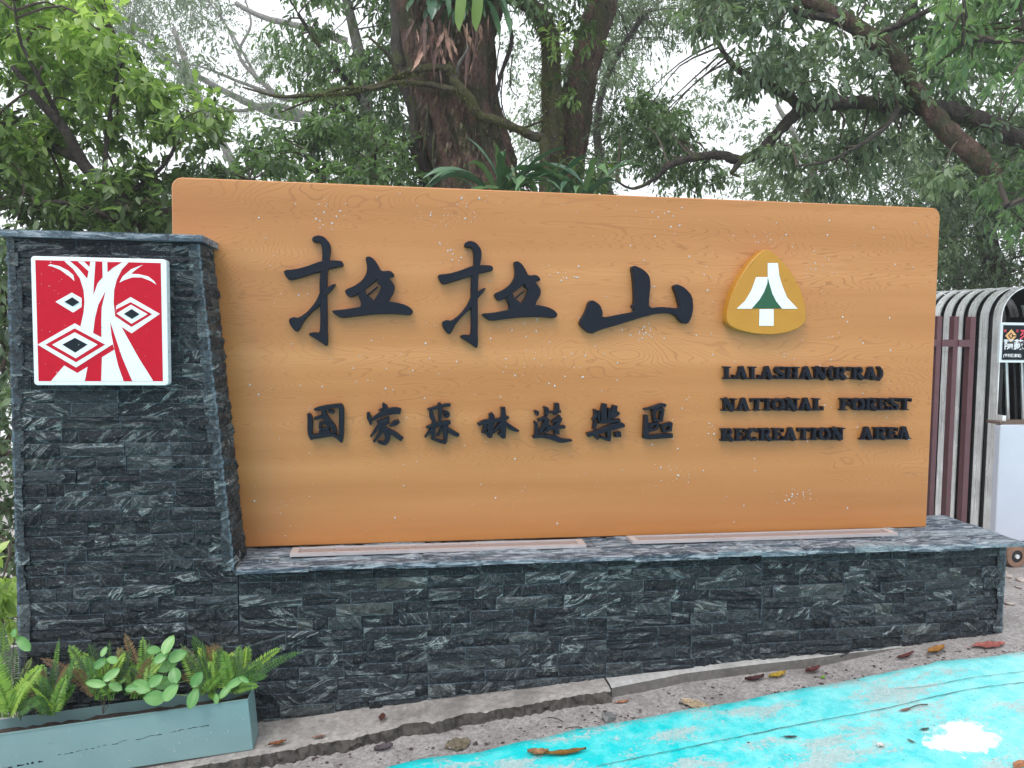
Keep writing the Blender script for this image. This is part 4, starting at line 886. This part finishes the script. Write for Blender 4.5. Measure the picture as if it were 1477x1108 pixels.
# dead hanging fronds
M_dead = flat('dead_frond', (.20, .115, .085), .8, .45, 25); M_deadp = flat('pale_dead_frond', (.36, .22, .17), .8, .4, 25); M_deadd = flat('dark_dead_frond', (.10, .06, .05), .8, .35, 25)
def strap(name, parent, base_, dirv, length, width, m, droop=.6, seg=10, twist=0., fold=.2, wave=.0):
    d = np.array(dirv, float); d /= np.linalg.norm(d); p = np.array(base_, float); V = []; F = []
    side = np.cross(d, (0, 0, 1.)); side /= np.linalg.norm(side)+1e-9
    for i in range(seg+1):
        t_ = i/seg; w_ = width*(.28+.9*math.sin(math.pi*min(1, t_*.86+.08))**.8)*(1 if t_ < .85 else (1-t_)/.15*.9+.08)*.5
        n_ = np.cross(side, d); wv = 1+wave*math.sin(t_*34)
        V += [p-side*w_*wv+n_*w_*fold, p-n_*.0, p+side*w_*wv+n_*w_*fold]
        p = p+d*length/seg; d = d+np.array([0, 0, -droop/seg*1.8]); d /= np.linalg.norm(d); side = side*math.cos(twist/seg)+np.cross(d, side)*math.sin(twist/seg); side -= d*(side@d); side /= np.linalg.norm(side)
    for i in range(seg): a = i*3; F += [(a, a+1, a+4, a+3), (a+1, a+2, a+5, a+4)]
    me = mesh(name, V, F, True); a_ = me.attributes.new('tint', 'FLOAT', 'POINT'); tv = random.uniform(.25, .85); a_.data.foreach_set('value', [tv+(.12 if j % 3 == 1 else 0) for j in range(len(V))])
    return link(name, me, parent, [m])
bn1 = thing('birds_nest_fern', 'birds nest fern high on the big trunk, with brown dead fronds hanging under it', 'fern')
for q in range(60):
    x = random.choice([random.uniform(597, 648), random.uniform(600, 640), random.uniform(650, 705)]); y = random.uniform(22, 62)
    strap('dead_frond', bn1, P(x, y, D-.58), (random.gauss(0, .3), -.1-.3*random.random(), -1), random.uniform(.12, .5), random.uniform(.006, .034), random.choice((M_dead, M_deadd, M_deadd, M_deadp)), .1, 9, random.uniform(-2.5, 2.5), .5, .3)
M_nest = leaf_mat('nest_fern_green', [(.02, .06, .04), (.045, .11, .065), (.08, .17, .08), (.16, .28, .11)], .26, .15)
for q in range(26):
    a = random.uniform(0, 2*math.pi); x = 655+random.uniform(-35, 45)
    strap('frond', bn1, P(x, 8, D-.35-.15*math.cos(a)), (math.sin(a), -.5-.5*abs(math.cos(a)), random.uniform(.2, .8)), random.uniform(.35, .6), random.uniform(.05, .085), M_nest, random.uniform(1.0, 1.8), 16, random.uniform(-1, 1), .4, .12)
for x in (668, 692): 
    o = strap('frond', bn1, P(x, -25, D-.8), (random.uniform(-.1, .1), -.1, -1), .42, .10, leaf_mat('pale_hanging_frond', [(.12, .22, .06), (.22, .34, .10)], .4, .4), .05, 10, .15, .15)
    tag(o, 'pale green hanging frond')
bn2 = thing('birds_nest_fern', 'large dark glossy birds nest fern at the big trunk\'s foot, just above the board', 'fern')
for bx, by, n_, sc_ in ((722, 300, 22, 1.), (780, 310, 12, .8), (838, 306, 16, .9)):
    for q in range(n_):
        a = -math.pi/2+(q/(n_-1)-.5)*3.6+random.uniform(-.2, .2); up_ = random.uniform(.9, 2.7)
        strap('frond', bn2, P(bx+math.cos(a)*8, by, D-1.0), (math.cos(a)*.9 if random.random() < .8 else random.uniform(-1, 1), math.sin(a)*.8, up_), random.uniform(.5, .88)*sc_, random.uniform(.036, .062), M_nest, random.uniform(.7, 1.7), 22, random.uniform(-1.2, 1.2), .45, .16)
strap('frond', bn2, P(738, 238, D-1.15), (.2, -.1, -1), .15, .05, leaf_mat('faded_frond', [(.3, .32, .2), (.4, .42, .26)], .5, .3), .3, 6, .2, .1)
# ---- centre right background foliage
T7 = thing('background_tree', 'grey green small leaved tree standing between the big trunk and the right limbs', 'tree')
l = [limb(T7, [(930, 640, 12, .16), (905, 400, 12, .12), (868, 245, 12, .08), (862, 170, 12, .06), (880, 100, 12, .05), (930, 20, 12, .04)], M_bark_d, 'trunk'), limb(T7, [(866, 240, 12, .05), (885, 236, 12, .035), (925, 212, 12, .03), (960, 190, 12, .015)], M_bark_d)]
crown(T7, [(735, 10), (1010, -60), (1000, 50), (950, 60), (880, 75), (880, 105), (960, 135), (1000, 175), (990, 235), (960, 262), (880, 250), (870, 300), (740, 300), (750, 140)], 130, 11, 14, .30, 20, 7, .085, .03, M_lf_g, M_twig, limbs=l, seed=7, gap=.26, gscale=1.2, connect=1.6)
# ---- right tree with heavy limbs
T8 = thing('spreading_tree', 'large evergreen tree at the right with heavy dark limbs reaching left over the board', 'tree')
D = 6.3; l = []
l.append(limb(T8, [(1640, 700, D+.3, .32), (1610, 520, D+.2, .3), (1545, 370, D, .20), (1461, 282, D, .085), (1415, 233, D, .08), (1364, 187, D, .08), (1334, 149, D, .068), (1308, 106, D, .066), (1285, 75, D, .07), (1257, 55, D, .07), (1219, 30, D, .065), (1164, 0, D, .06), (1080, -60, D, .05)], M_bark_r, 'trunk', 18, 8, .14, .1))
l.append(limb(T8, [(1620, 300, D+.3, .14), (1540, 225, D+.2, .11), (1477, 202, D+.15, .10), (1415, 176, D+.1, .10), (1359, 158, D+.1, .085), (1296, 155, D+.15, .07), (1240, 148, D+.2, .06), (1190, 152, D+.2, .06), (1156, 158, D+.2, .06), (1126, 187, D+.2, .055), (1096, 219, D+.2, .055), (1067, 231, D+.2, .05), (1041, 224, D+.2, .045), (1011, 226, D+.2, .038), (965, 238, D+.2, .03), (948, 256, D+.25, .022), (914, 272, D+.3, .016), (890, 262, D+.3, .010)], M_bark_d, 'limb', 14, 8, .22))
l.append(limb(T8, [(1160, 160, D+.2, .05), (1138, 140, D+.2, .05), (1118, 128, D+.2, .05), (1080, 110, D+.25, .04), (1052, 88, D+.3, .03), (1030, 50, D+.3, .02)], M_bark_d, 'limb', 12, 6, .2))
limb(T8, [(1070, 231, D+.2, .035), (1060, 243, D+.15, .03), (1056, 250, D+.15, .022), (1066, 255, D+.15, .012)], M_bark_d, 'limb', 8, 5, .3)
l.append(limb(T8, [(1219, 30, D, .04), (1160, 20, D-.1, .035), (1140, 8, D-.1, .03), (1090, -20, D-.1, .02)], M_bark_d)); l.append(limb(T8, [(1296, 155, D, .03), (1270, 190, D-.3, .02), (1200, 230, D-.5, .012), (1150, 240, D-.5, .008)], M_bark_d))
l.append(limb(T8, [(1257, 55, D, .03), (1330, 20, D-.4, .025), (1400, -20, D-.6, .015)], M_bark_d))
crown(T8, [(1000, -160), (1700, -200), (1700, 220), (1477, 250), (1400, 262), (1290, 240), (1200, 262), (1110, 262), (1096, 230), (1070, 215), (1120, 190), (1135, 165), (1060, 105), (1010, 40), (1015, -20)], 300, 6.0, 8.6, .21, 19, 7, .085, .032, M_lf_d, M_twig, limbs=l, seed=8, gap=.10, droop=.5, gscale=1.4, tintf=lambda c, y: .14)
crown(T8, [(880, 150), (930, 140), (985, 160), (1000, 195), (1005, 222), (1040, 240), (1010, 262), (960, 268), (905, 232), (882, 200)], 32, 6.8, 7.8, .17, 18, 7, .06, .024, M_lf_m, M_twig, limbs=l, seed=9, gap=.05, droop=.5)
# near sprays at the upper right corner
T9 = thing('overhanging_branch', 'near leafy branch hanging into the upper right corner, paler and bigger leaves', 'branch')
l = [limb(T9, [(1640, -40, 3.9, .03), (1540, 20, 3.9, .022), (1470, 60, 3.9, .014), (1400, 60, 3.9, .008), (1350, 95, 4.0, .005)], M_bark_d, 'limb'), limb(T9, [(1560, 10, 3.9, .02), (1520, 150, 3.9, .012), (1490, 250, 3.9, .007), (1450, 300, 4.0, .004)], M_bark_d, 'limb')]
crown(T9, [(1360, -60), (1560, -80), (1560, 120), (1470, 120), (1420, 90), (1380, 100), (1350, 50)], 34, 3.7, 4.8, .15, 14, 7, .06, .024, M_lf_m, M_twig, limbs=l, seed=10, droop=.5, tintf=lambda c, y: .15)
crown(T9, [(1440, 240), (1520, 220), (1540, 330), (1450, 340), (1430, 300)], 16, 4.2, 5.0, .13, 12, 7, .055, .022, M_lf_m, M_twig, limbs=l, seed=11, droop=.6, tintf=lambda c, y: .15)
# ---- background trees behind the gate and above the board at the right
T10 = thing('dark_tree', 'dense dark evergreen tree behind the steel gate and the right end of the board', 'tree')
l = [limb(T10, [(1450, 700, 11, .2), (1440, 430, 11, .16), (1420, 320, 11, .12), (1430, 200, 11, .1)], M_bark_d, 'trunk'), limb(T10, [(1385, 640, 12, .1), (1382, 420, 12, .08), (1372, 330, 12, .07), (1390, 240, 12, .05)], M_bark_p, 'stem')]
crown(T10, [(1290, 215), (1620, 180), (1640, 560), (1360, 560), (1300, 420)], 230, 9.5, 13.5, .36, 22, 7, .10, .04, M_lf_d, M_twig, limbs=l, seed=12, gap=.02, droop=.4, connect=1.5)
T11 = thing('background_tree', 'dark fine leaved tree behind the right part of the board, under the long limb', 'tree')
l = [limb(T11, [(1180, 640, 11, .14), (1172, 400, 11, .1), (1165, 290, 11, .07), (1172, 250, 11, .05), (1200, 200, 11, .03)], M_bark_r, 'trunk')]
crown(T11, [(1060, 262), (1110, 205), (1300, 180), (1400, 235), (1400, 420), (1120, 420)], 120, 9.5, 12.5, .30, 20, 7, .08, .03, M_lf_d, M_twig, limbs=l, seed=13, gap=.14, connect=1.5, tintf=lambda c, y: .2)
# ---- distant misty forest
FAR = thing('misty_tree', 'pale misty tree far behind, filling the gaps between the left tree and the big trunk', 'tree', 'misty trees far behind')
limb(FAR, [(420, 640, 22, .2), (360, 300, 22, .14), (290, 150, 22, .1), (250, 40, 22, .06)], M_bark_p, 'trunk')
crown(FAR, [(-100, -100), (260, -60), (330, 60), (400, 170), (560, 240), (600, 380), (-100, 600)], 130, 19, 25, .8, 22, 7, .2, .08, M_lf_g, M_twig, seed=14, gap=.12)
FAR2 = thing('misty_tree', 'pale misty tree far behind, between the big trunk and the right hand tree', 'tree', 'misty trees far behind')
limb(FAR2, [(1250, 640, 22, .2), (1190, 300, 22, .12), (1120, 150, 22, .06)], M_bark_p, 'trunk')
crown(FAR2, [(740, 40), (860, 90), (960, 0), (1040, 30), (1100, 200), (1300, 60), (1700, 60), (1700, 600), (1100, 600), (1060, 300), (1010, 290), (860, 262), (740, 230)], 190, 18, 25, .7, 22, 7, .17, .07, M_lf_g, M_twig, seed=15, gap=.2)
# ---- undergrowth left of the pillar and behind the plinth
US = thing('undergrowth_shrub', 'leafy shrub at the far left edge, behind and beside the slate pillar', 'shrub')
l = [limb(US, [(-30, 1000, 4.2, .02), (-20, 800, 4.2, .015), (0, 600, 4.2, .01), (10, 420, 4.3, .006)], M_bark_d, 'stem')]
crown(US, [(-140, 340), (60, 340), (60, 930), (-140, 960)], 110, 3.9, 5.2, .14, 14, 7, .065, .03, M_lf_d, M_twig, limbs=l, seed=16, gap=.15, tintf=lambda c, y: .2)
crown(US, [(-90, 800), (5, 790), (14, 900), (-90, 960)], 9, 3.35, 3.6, .08, 9, 5, .085, .045, M_lf_b, M_twig, limbs=l, seed=17, tintf=lambda c, y: .5)
for k, (x, d_, lab) in enumerate(((380, 6.5, 'hidden left of centre'), (1010, 7.5, 'hidden right of centre'))):
    u = thing('undergrowth_shrub', 'low dark shrub growing behind the board, %s' % lab, 'shrub')
    limb(u, [(x, 760, d_, .03), (x+10, 560, d_, .02)], M_bark_d, 'stem')
    crown(u, [(x-330, 420), (x+330, 420), (x+300, 800), (x-300, 800)], 80, d_, d_+2.5, .3, 12, 6, .11, .05, M_lf_m, M_twig, seed=18+k)

# ------------------------------------------------------------------ plants in the planter
M_fern = leaf_mat('sword_fern_green', [(.018, .06, .015), (.06, .16, .025), (.17, .33, .04), (.36, .50, .07)], .4, .35)
M_fernb = leaf_mat('browning_fern', [(.14, .07, .03), (.20, .13, .04), (.13, .20, .04), (.16, .26, .05)], .5, .3)
def frond(parent, base_, tip, length_arc, wid, m, n=26):
    b0 = np.array(base_, float); e = np.array(tip, float); ctrl = (b0+e)/2+np.array([0, 0, length_arc])
    PV, DV, NV, L, W, TI = [], [], [], [], [], []; rach = []; tv = random.choice((random.uniform(0, .35), random.uniform(.5, 1.)))
    nrm0 = np.array([random.uniform(-.5, .5), -1, random.uniform(.2, .9)])
    for i in range(n+1):
        t_ = i/n; p = (1-t_)**2*b0+2*t_*(1-t_)*ctrl+t_*t_*e; d = 2*(1-t_)*(ctrl-b0)+2*t_*(e-ctrl); d /= np.linalg.norm(d); rach.append(p)
        if t_ < .1: continue
        side = np.cross(d, nrm0); side /= np.linalg.norm(side); ww = wid*(math.sin(math.pi*min(1, t_*.72+.2))**.7)*(1-t_*.25)
        if t_ > .95: ww *= .4
        for s in (-1, 1):
            PV.append(p); DV.append(side*s+d*.35+rng.normal(0, .06, 3)); NV.append(nrm0+rng.normal(0, .12, 3)); L.append(ww); W.append(length_arc*0+max(.0045, np.linalg.norm(e-b0)/n*.95)); TI.append(tv+random.gauss(0, .07))
    V, T, ti = leaf_arrays(PV, DV, NV, L, W, np.clip(TI, 0, 1), .1, .12)
    mb = MB(); mb.tube(rach, list(np.linspace(.0016, .0006, len(rach))), 4, False)
    F2 = [(a, b, c) for f in mb.f for (a, b, c) in ((f[0], f[1], f[2]), (f[0], f[2], f[3]))]
    V = np.concatenate([V, np.array(mb.v)]); T = np.concatenate([T, np.array(F2)+len(ti)]); ti = np.concatenate([ti, np.full(len(mb.v), .6)])
    return link('frond', tri_mesh('frond', V, T, ti), parent, [m])
ferns = [   # base px, list of (tip px, tip y, arc, width, brown)
 ('bright sword fern spilling over the left end of the planter', (12, 1035), [((-20, 925), -.2, .02, .04, 0), ((22, 935), -.12, .02, .035, 0), ((5, 905), -.1, .02, .035, 0), ((60, 960), -.2, .03, .035, 0), ((40, 985), -.24, .03, .03, 0), ((-15, 960), -.26, .03, .04, 0), ((58, 1015), -.25, .04, .03, 0), ((45, 950), -.05, .03, .03, 1)]),
 ('upright yellow green sword fern, second from the left in the planter', (70, 1032), [((80, 955), -.15, .01, .03, 0), ((108, 948), -.18, .015, .028, 0), ((45, 990), -.22, .02, .028, 0), ((95, 975), -.22, .01, .028, 0), ((62, 975), -.2, .01, .03, 0), ((85, 922), -.08, .01, .016, 0), ((38, 968), -.1, .03, .03, 1), ((50, 1005), -.24, .02, .025, 0)]),
 ('dense arching sword fern behind the round leaved plant, left of its middle', (150, 1010), [((100, 932), -.05, .03, .04, 0), ((128, 930), -.04, .03, .045, 0), ((118, 950), -.08, .03, .04, 0), ((158, 925), -.13, .01, .014, 0), ((182, 980), -.17, .02, .012, 0), ((60, 950), -.05, .03, .03, 1), ((100, 965), -.06, .03, .035, 0), ((140, 955), -.1, .02, .04, 0)]),
 ('sword fern with a stiff upright frond in the middle of the planter', (200, 1008), [((206, 920), -.12, .01, .03, 0), ((216, 925), -.14, .01, .014, 0), ((180, 915), -.05, .02, .03, 1), ((170, 935), -.06, .03, .03, 1), ((245, 935), -.06, .03, .035, 1), ((190, 960), -.12, .02, .035, 0), ((225, 950), -.05, .02, .03, 1)]),
 ('green sword fern right of the round leaved plant', (300, 1003), [((278, 918), -.06, .03, .04, 0), ((292, 927), -.13, .01, .016, 0), ((320, 932), -.14, .01, .018, 0), ((310, 960), -.15, .01, .03, 0), ((262, 935), -.06, .04, .03, 1), ((285, 955), -.1, .02, .035, 0), ((312, 1012), -.2, .02, .02, 0), ((260, 975), -.08, .03, .03, 1)]),
 ('arching sword fern at the right end of the planter', (335, 1000), [((432, 941), -.15, .04, .026, 0), ((405, 935), -.1, .04, .028, 0), ((355, 933), -.1, .02, .022, 0), ((385, 975), -.16, .03, .03, 0), ((372, 990), -.18, .02, .025, 0), ((378, 955), -.1, .03, .03, 0), ((340, 950), -.1, .02, .03, 0), ((360, 968), -.14, .02, .03, 0)])]
for lab, (bx, by), fr in ferns:
    f_ = thing('sword_fern', lab, 'fern', 'sword ferns in the planter')
    for (tx, ty), yy, arc, wd, br in fr:
        frond(f_, planter_pt(bx+random.uniform(-10, 10), by, -.13), on_y(tx, ty, yy), arc, wd, M_fernb if br else M_fern, random.randint(24, 32))
    for q in range(15):
        tx = bx+random.uniform(-45, 45); ty = by-random.uniform(35, 75)
        frond(f_, planter_pt(bx+random.uniform(-14, 14), by, random.uniform(-.16, -.09)), on_y(tx, ty, random.uniform(-.17, -.05)), random.uniform(.01, .04), random.uniform(.022, .035), M_fernb if random.random() < .25 else M_fern, 24)
def round_leaf(parent, c, size, asp, ang, nrm, m, tv):
    c = np.array(c, float); n_ = np.array(nrm, float); n_ /= np.linalg.norm(n_); u = np.array([math.cos(ang), 0, math.sin(ang)]); u -= n_*(u@n_); u /= np.linalg.norm(u); v = np.cross(n_, u)
    V = []; F = []; T_ = []; NS = 7; NW = 4
    for i in range(NS+1):
        t_ = i/NS; w_ = size*asp*(math.sin(math.pi*t_)**.6*(1-.25*t_)+.001)
        for j in range(-NW//2, NW//2+1):
            q = j/(NW/2); V.append(c+u*size*(t_-.5)*2+v*w_*q+n_*(.12*size*abs(q)-size*.5*(t_-.4)**2+.015*size*math.sin(i*2.4)*abs(q))); T_.append(tv+(.10 if j == 0 else 0))
    W_ = NW+1
    for i in range(NS):
        for j in range(NW): F.append((i*W_+j, i*W_+j+1, (i+1)*W_+j+1, (i+1)*W_+j))
    me = mesh('leaf', V, F, True); a_ = me.attributes.new('tint', 'FLOAT', 'POINT'); a_.data.foreach_set('value', T_); return link('leaf', me, parent, [m])
M_round = leaf_mat('soft_round_leaf', [(.03, .12, .035), (.07, .22, .055), (.15, .34, .10), (.26, .46, .17)], .35, .25)
M_stem = flat('green_stem', (.18, .24, .06), .5)
def leafy(lab, base_px, leaves, cat='plant', stem_m=M_stem):
    o = thing('round_leaved_plant', lab, cat)
    for (x, y, sz, asp, ang, yy) in leaves:
        c = on_y(x, y, yy); round_leaf(o, c, sz/2/375*random.uniform(.86, 1.06), min(.85, asp*1.55), math.radians(ang), (random.uniform(-.35, .35), -1, random.uniform(.3, .8)), M_round, random.uniform(.35, .9))
    b0 = planter_pt(base_px[0], base_px[1], -.14)
    for (x, y, sz, asp, ang, yy) in leaves:
        c = on_y(x, y, yy)+np.array([0, .006, 0]); mid = (b0+c)/2+np.array([random.uniform(-.02, .02), .01, .015]); MB().tube(catmull([b0, mid, c], 4), .0014, 5, False).make('stem', stem_m, o)
    return o
leafy('bushy plant with many pale round leaves, hanging over the planter\'s front', (218, 1012), [
 (243, 930, 26, .42, 80, -.17), (232, 949, 24, .42, 40, -.18), (256, 946, 26, .46, 20, -.17), (222, 938, 20, .45, 0, -.16), (240, 961, 30, .4, 10, -.14), (252, 974, 24, .52, 110, -.21), (224, 982, 24, .45, 40, -.20), (204, 990, 34, .40, 150, -.2), (223, 1007, 28, .50, 175, -.22), (246, 999, 30, .42, 50, -.23), (190, 993, 20, .4, 0, -.2), (284, 980, 22, .46, 60, -.22), (279, 1007, 30, .38, 80, -.24), (217, 968, 22, .5, 60, -.14), (238, 985, 30, .45, 10, -.15)])
leafy('small plant with dull pale leaves on a dark stalk, left of the bushy one', (149, 1030), [
 (145, 957, 20, .42, 40, -.17), (162, 952, 16, .5, 160, -.17), (161, 973, 26, .34, 40, -.18), (138, 986, 34, .26, 170, -.19), (166, 990, 24, .36, 150, -.16), (150, 940, 14, .4, 80, -.14)], stem_m=M_twig)
tall = leafy('thin dark stalk with one large oval leaf at the left end of the planter', (30, 1040), [(34, 928, 32, .34, 135, -.19), (20, 913, 12, .4, 90, -.19)], stem_m=M_twig)
leafy('small plant with folded pale leaves near the right end of the planter', (318, 1012), [(340, 984, 28, .26, 30, -.19), (352, 980, 18, .3, 150, -.19), (326, 997, 24, .3, 60, -.18), (312, 1008, 16, .35, 90, -.2)])

# ------------------------------------------------------------------ fallen leaves
def fallen(name, lab, px, py, L_, W_, ang, col, curl=.3, dz=.016, cat='leaf'):
    m = flat(name+'_colour', tuple(q*.68 for q in col), .55, .6, 110, .6, spec=.25); c = on_g(px, py, dz); V = []; F = []
    u = np.array([math.cos(ang), math.sin(ang), 0]); v = np.array([-u[1], u[0], 0]); NS, NW = 10, 4; ph = random.uniform(0, 6)
    for i in range(NS+1):
        t_ = i/NS; w_ = W_/2*(math.sin(math.pi*t_)**.75)+.0008
        for j in range(NW+1):
            q = j/2-1; p = c+u*L_*(t_-.5)+v*w_*q; h = curl*W_*(abs(q)**1.5)*.42+.3*curl*L_*abs(t_-.5)**1.6+.05*W_*math.sin(i*1.9+ph+j)
            p[2] = float(gz(p[0], p[1]))+dz+h; V.append(p)
    for i in range(NS):
        for j in range(NW): a = i*(NW+1)+j; F.append((a, a+1, a+NW+2, a+NW+1))
    o = link(name, mesh(name, V, F, True), None, [m]); tip = c-u*L_*.5
    tp = tip-u*L_*.18; tp[2] = float(gz(tp[0], tp[1]))+dz+.001; tip[2] = float(gz(tip[0], tip[1]))+dz+.3*curl*L_*.33+.001
    MB().tube([tip, tp], .0008, 4).make('leaf_stalk', m, o); return tag(o, lab, cat, 'fallen leaves on the ground')
B = .002
for a in [
 ('long brown and yellow leaf with a stalk lying on the turquoise paint, lower middle', 815, 1087, .15, .030, -.05, (.22, .11, .02), .5, .016),
 ('crumpled pale brown leaf at the left end of the long brown leaf', 776, 1088, .075, .035, 2.9, (.34, .18, .08), .8, .016),
 ('round greyish brown leaf lying flat on the gritty strip below the kerb', 660, 1075, .10, .085, .3, (.20, .17, .12), .15, .003),
 ('small dark red folded leaf standing on top of the old kerb', 551, 1037, .05, .024, 1.4, (.12, .045, .035), .9, .050),
 ('crumpled grey purple leaf on the gritty strip left of the round leaf', 553, 1081, .07, .04, .2, (.10, .08, .09), .7, .003),
 ('rusty brown leaf on the kerb beside the planter corner', 400, 1073, .065, .025, .2, (.22, .08, .03), .5, .05),
 ('pinkish brown leaf on the kerb, right of the rusty one', 460, 1063, .05, .016, .1, (.26, .15, .11), .3, .048),
 ('curled dark maroon leaf against the smooth kerb, beside the yellow one', 1088, 981, .09, .028, .1, (.05, .012, .012), .9, .008),
 ('mustard yellow curled leaf against the smooth kerb', 1121, 976, .09, .032, .25, (.42, .28, .03), .8, .008),
 ('crumpled red brown leaf against the smooth kerb, right of the yellow one', 1172, 968, .085, .03, .3, (.12, .03, .03), .8, .008),
 ('small bright green leaf on the gritty strip', 1187, 977, .03, .014, .6, (.20, .42, .03), .2, .004),
 ('large beige leaf with dark veins straddling the edge of the paint', 1003, 1017, .13, .06, 2.3, (.46, .36, .24), .2, .006),
 ('dark red curled leaf by the wall near the right end of the smooth kerb', 1306, 947, .10, .022, .2, (.12, .03, .025), .7, .008),
 ('orange brown leaf by the wall, right of the dark red curled one', 1350, 939, .11, .04, .3, (.36, .17, .04), .6, .010),
 ('broad salmon red leaf lying near the right end of the plinth', 1426, 931, .15, .055, -.1, (.42, .13, .11), .2, .008),
 ('thin reddish leaf with a long stalk on the pale turquoise paint', 1306, 1024, .05, .012, .1, (.30, .16, .13), .4, .017),
 ('dark thin leaf on the turquoise paint right of the beige leaf', 1140, 1063, .05, .012, -.2, (.06, .07, .07), .3, .017),
 ('small olive brown leaf on the pale paint left of the white patch', 1314, 1069, .03, .010, 1.9, (.16, .17, .14), .3, .017),
 ('small dark green leaf above the white patch of paint', 1334, 1052, .035, .012, 0, (.06, .10, .09), .3, .017),
 ('tiny white torn scrap on the turquoise paint', 1270, 1075, .030, .024, .6, (.75, .76, .72), .3, .017),
 ('orange brown leaf at the lower right edge of the road', 1470, 1104, .06, .03, .4, (.45, .2, .1), .3, .017),
 ('rusty leaf on the gritty strip near the joint of the two kerbs', 897, 1013, .06, .020, .1, (.38, .17, .10), .4, .004),
 ('dark brown curled leaf where the pillar planter meets the road', 1247, 978, .03, .012, 1.5, (.10, .07, .05), .5, .008)]: fallen('fallen_leaf', *a)
for lab, (ax_, ay_), (bx_, by_) in (('short dark twig on the gritty strip left of the grey stone chip', (790, 1035), (812, 1041)), ('thin dark twig beside the edge of the paint, under the old kerb', (815, 1051), (840, 1050)), ('fine dark twig on the pale paint near the right edge', (1310, 1022), (1338, 1016))):
    q0, q1 = on_g(ax_, ay_, .018), on_g(bx_, by_, .018); qm = (q0+q1)/2+np.array([.003, .004, .003])
    tag(MB().tube(catmull([q0, qm, q1], 4), .0022, 5).make('twig', M_twig, None), lab, 'twig')
# angular stone chip
p = on_g(878, 1037, .004); bm = bmesh.new(); bmesh.ops.create_cube(bm, size=1)
for v in bm.verts: v.co = Vector((v.co.x*.05, v.co.y*.035, v.co.z*.018))+Vector((random.uniform(-.006, .006), random.uniform(-.006, .006), random.uniform(-.003, .003)))
bmesh.ops.bevel(bm, geom=bm.edges[:], offset=.002, segments=1, affect='EDGES'); o = bm_obj('stone_chip', bm, flat('grey_chip', (.14, .14, .14), .6, .3, 60, .3)); o.location = (p[0], p[1], p[2]+.008); o.rotation_euler = (.1, .1, .5); tag(o, 'dark grey angular stone chip beside the edge of the paint', 'stone chip')
def debris(name, n, fn, smin, smax, m, flatz=.6, kind='stuff'):
    bm = bmesh.new(); bmesh.ops.create_icosphere(bm, subdivisions=1, radius=1); bv = np.array([v.co[:] for v in bm.verts]); bf = np.array([[v.index for v in f.verts] for f in bm.faces]); bm.free(); V = []; F = []; k = 0
    for _ in range(n*6):
        if k >= n: break
        q = fn()
        if q is None: continue
        x, y, dz = q; r = smin+(smax-smin)*random.random()**3; sc_ = rng.uniform(.6, 1.4, 3)*r*np.array([1, 1, flatz]); th = random.uniform(0, 6.28)
        vv = bv*(1+rng.normal(0, .18, (len(bv), 1)))*sc_; vv = np.stack([vv[:, 0]*math.cos(th)-vv[:, 1]*math.sin(th), vv[:, 0]*math.sin(th)+vv[:, 1]*math.cos(th), vv[:, 2]], 1)
        V.append(vv+(x, y, float(gz(x, y))+dz+r*flatz*.5)); F.append(bf+k*len(bv)); k += 1
    o = link(name, tri_mesh(name, np.concatenate(V), np.concatenate(F)), None, [m]); return tag(o, kind=kind)
def strip_pt():
    x = random.uniform(-1.0, 3.6); yt = float(np.interp(x, ex, ey)); y = yt+abs(random.gauss(0, .10))-.01
    if y > -.01 and x < 2.74: return None
    return (x, y, .0)
def road_pt():
    x = random.uniform(-.8, 3.6); yt = float(np.interp(x, ex, ey)); return (x, yt-random.uniform(.0, 1.2), .011)
debris('grit', 2600, strip_pt, .001, .0055, flat('grit_stones', (.26, .24, .24), .7, .6, 200))
debris('dark_litter', 800, strip_pt, .002, .009, flat('dark_leaf_litter', (.06, .04, .035), .8, .5, 100), .25)
debris('road_litter', 230, road_pt, .0015, .006, flat('road_litter_bits', (.10, .11, .10), .8, .5, 100), .25)
def right_pt():
    x = random.uniform(2.75, 4.0); y = random.uniform(.25, 1.6); return (x, y, 0)
debris('rubble', 500, right_pt, .004, .028, flat('pale_rubble', (.38, .33, .30), .8, .4, 60), .5)

# ================================================================== HAZE
HAZE = .0034
if HAZE:
    hz = MB().box(-46, 46, -31, 46, -7, 24).make('haze', None, None); hz.data.materials.clear()
    m = bpy.data.materials.new('haze'); m.use_nodes = True; nt = m.node_tree; nt.nodes.clear(); o_ = nt.nodes.new('ShaderNodeOutputMaterial'); v_ = nt.nodes.new('ShaderNodeVolumePrincipled')
    v_.inputs['Color'].default_value = (.93, .96, 1, 1); v_.inputs['Density'].default_value = HAZE; v_.inputs['Anisotropy'].default_value = .2
    nt.links.new(v_.outputs[0], o_.inputs['Volume']); hz.data.materials.append(m); tag(hz, kind='stuff')
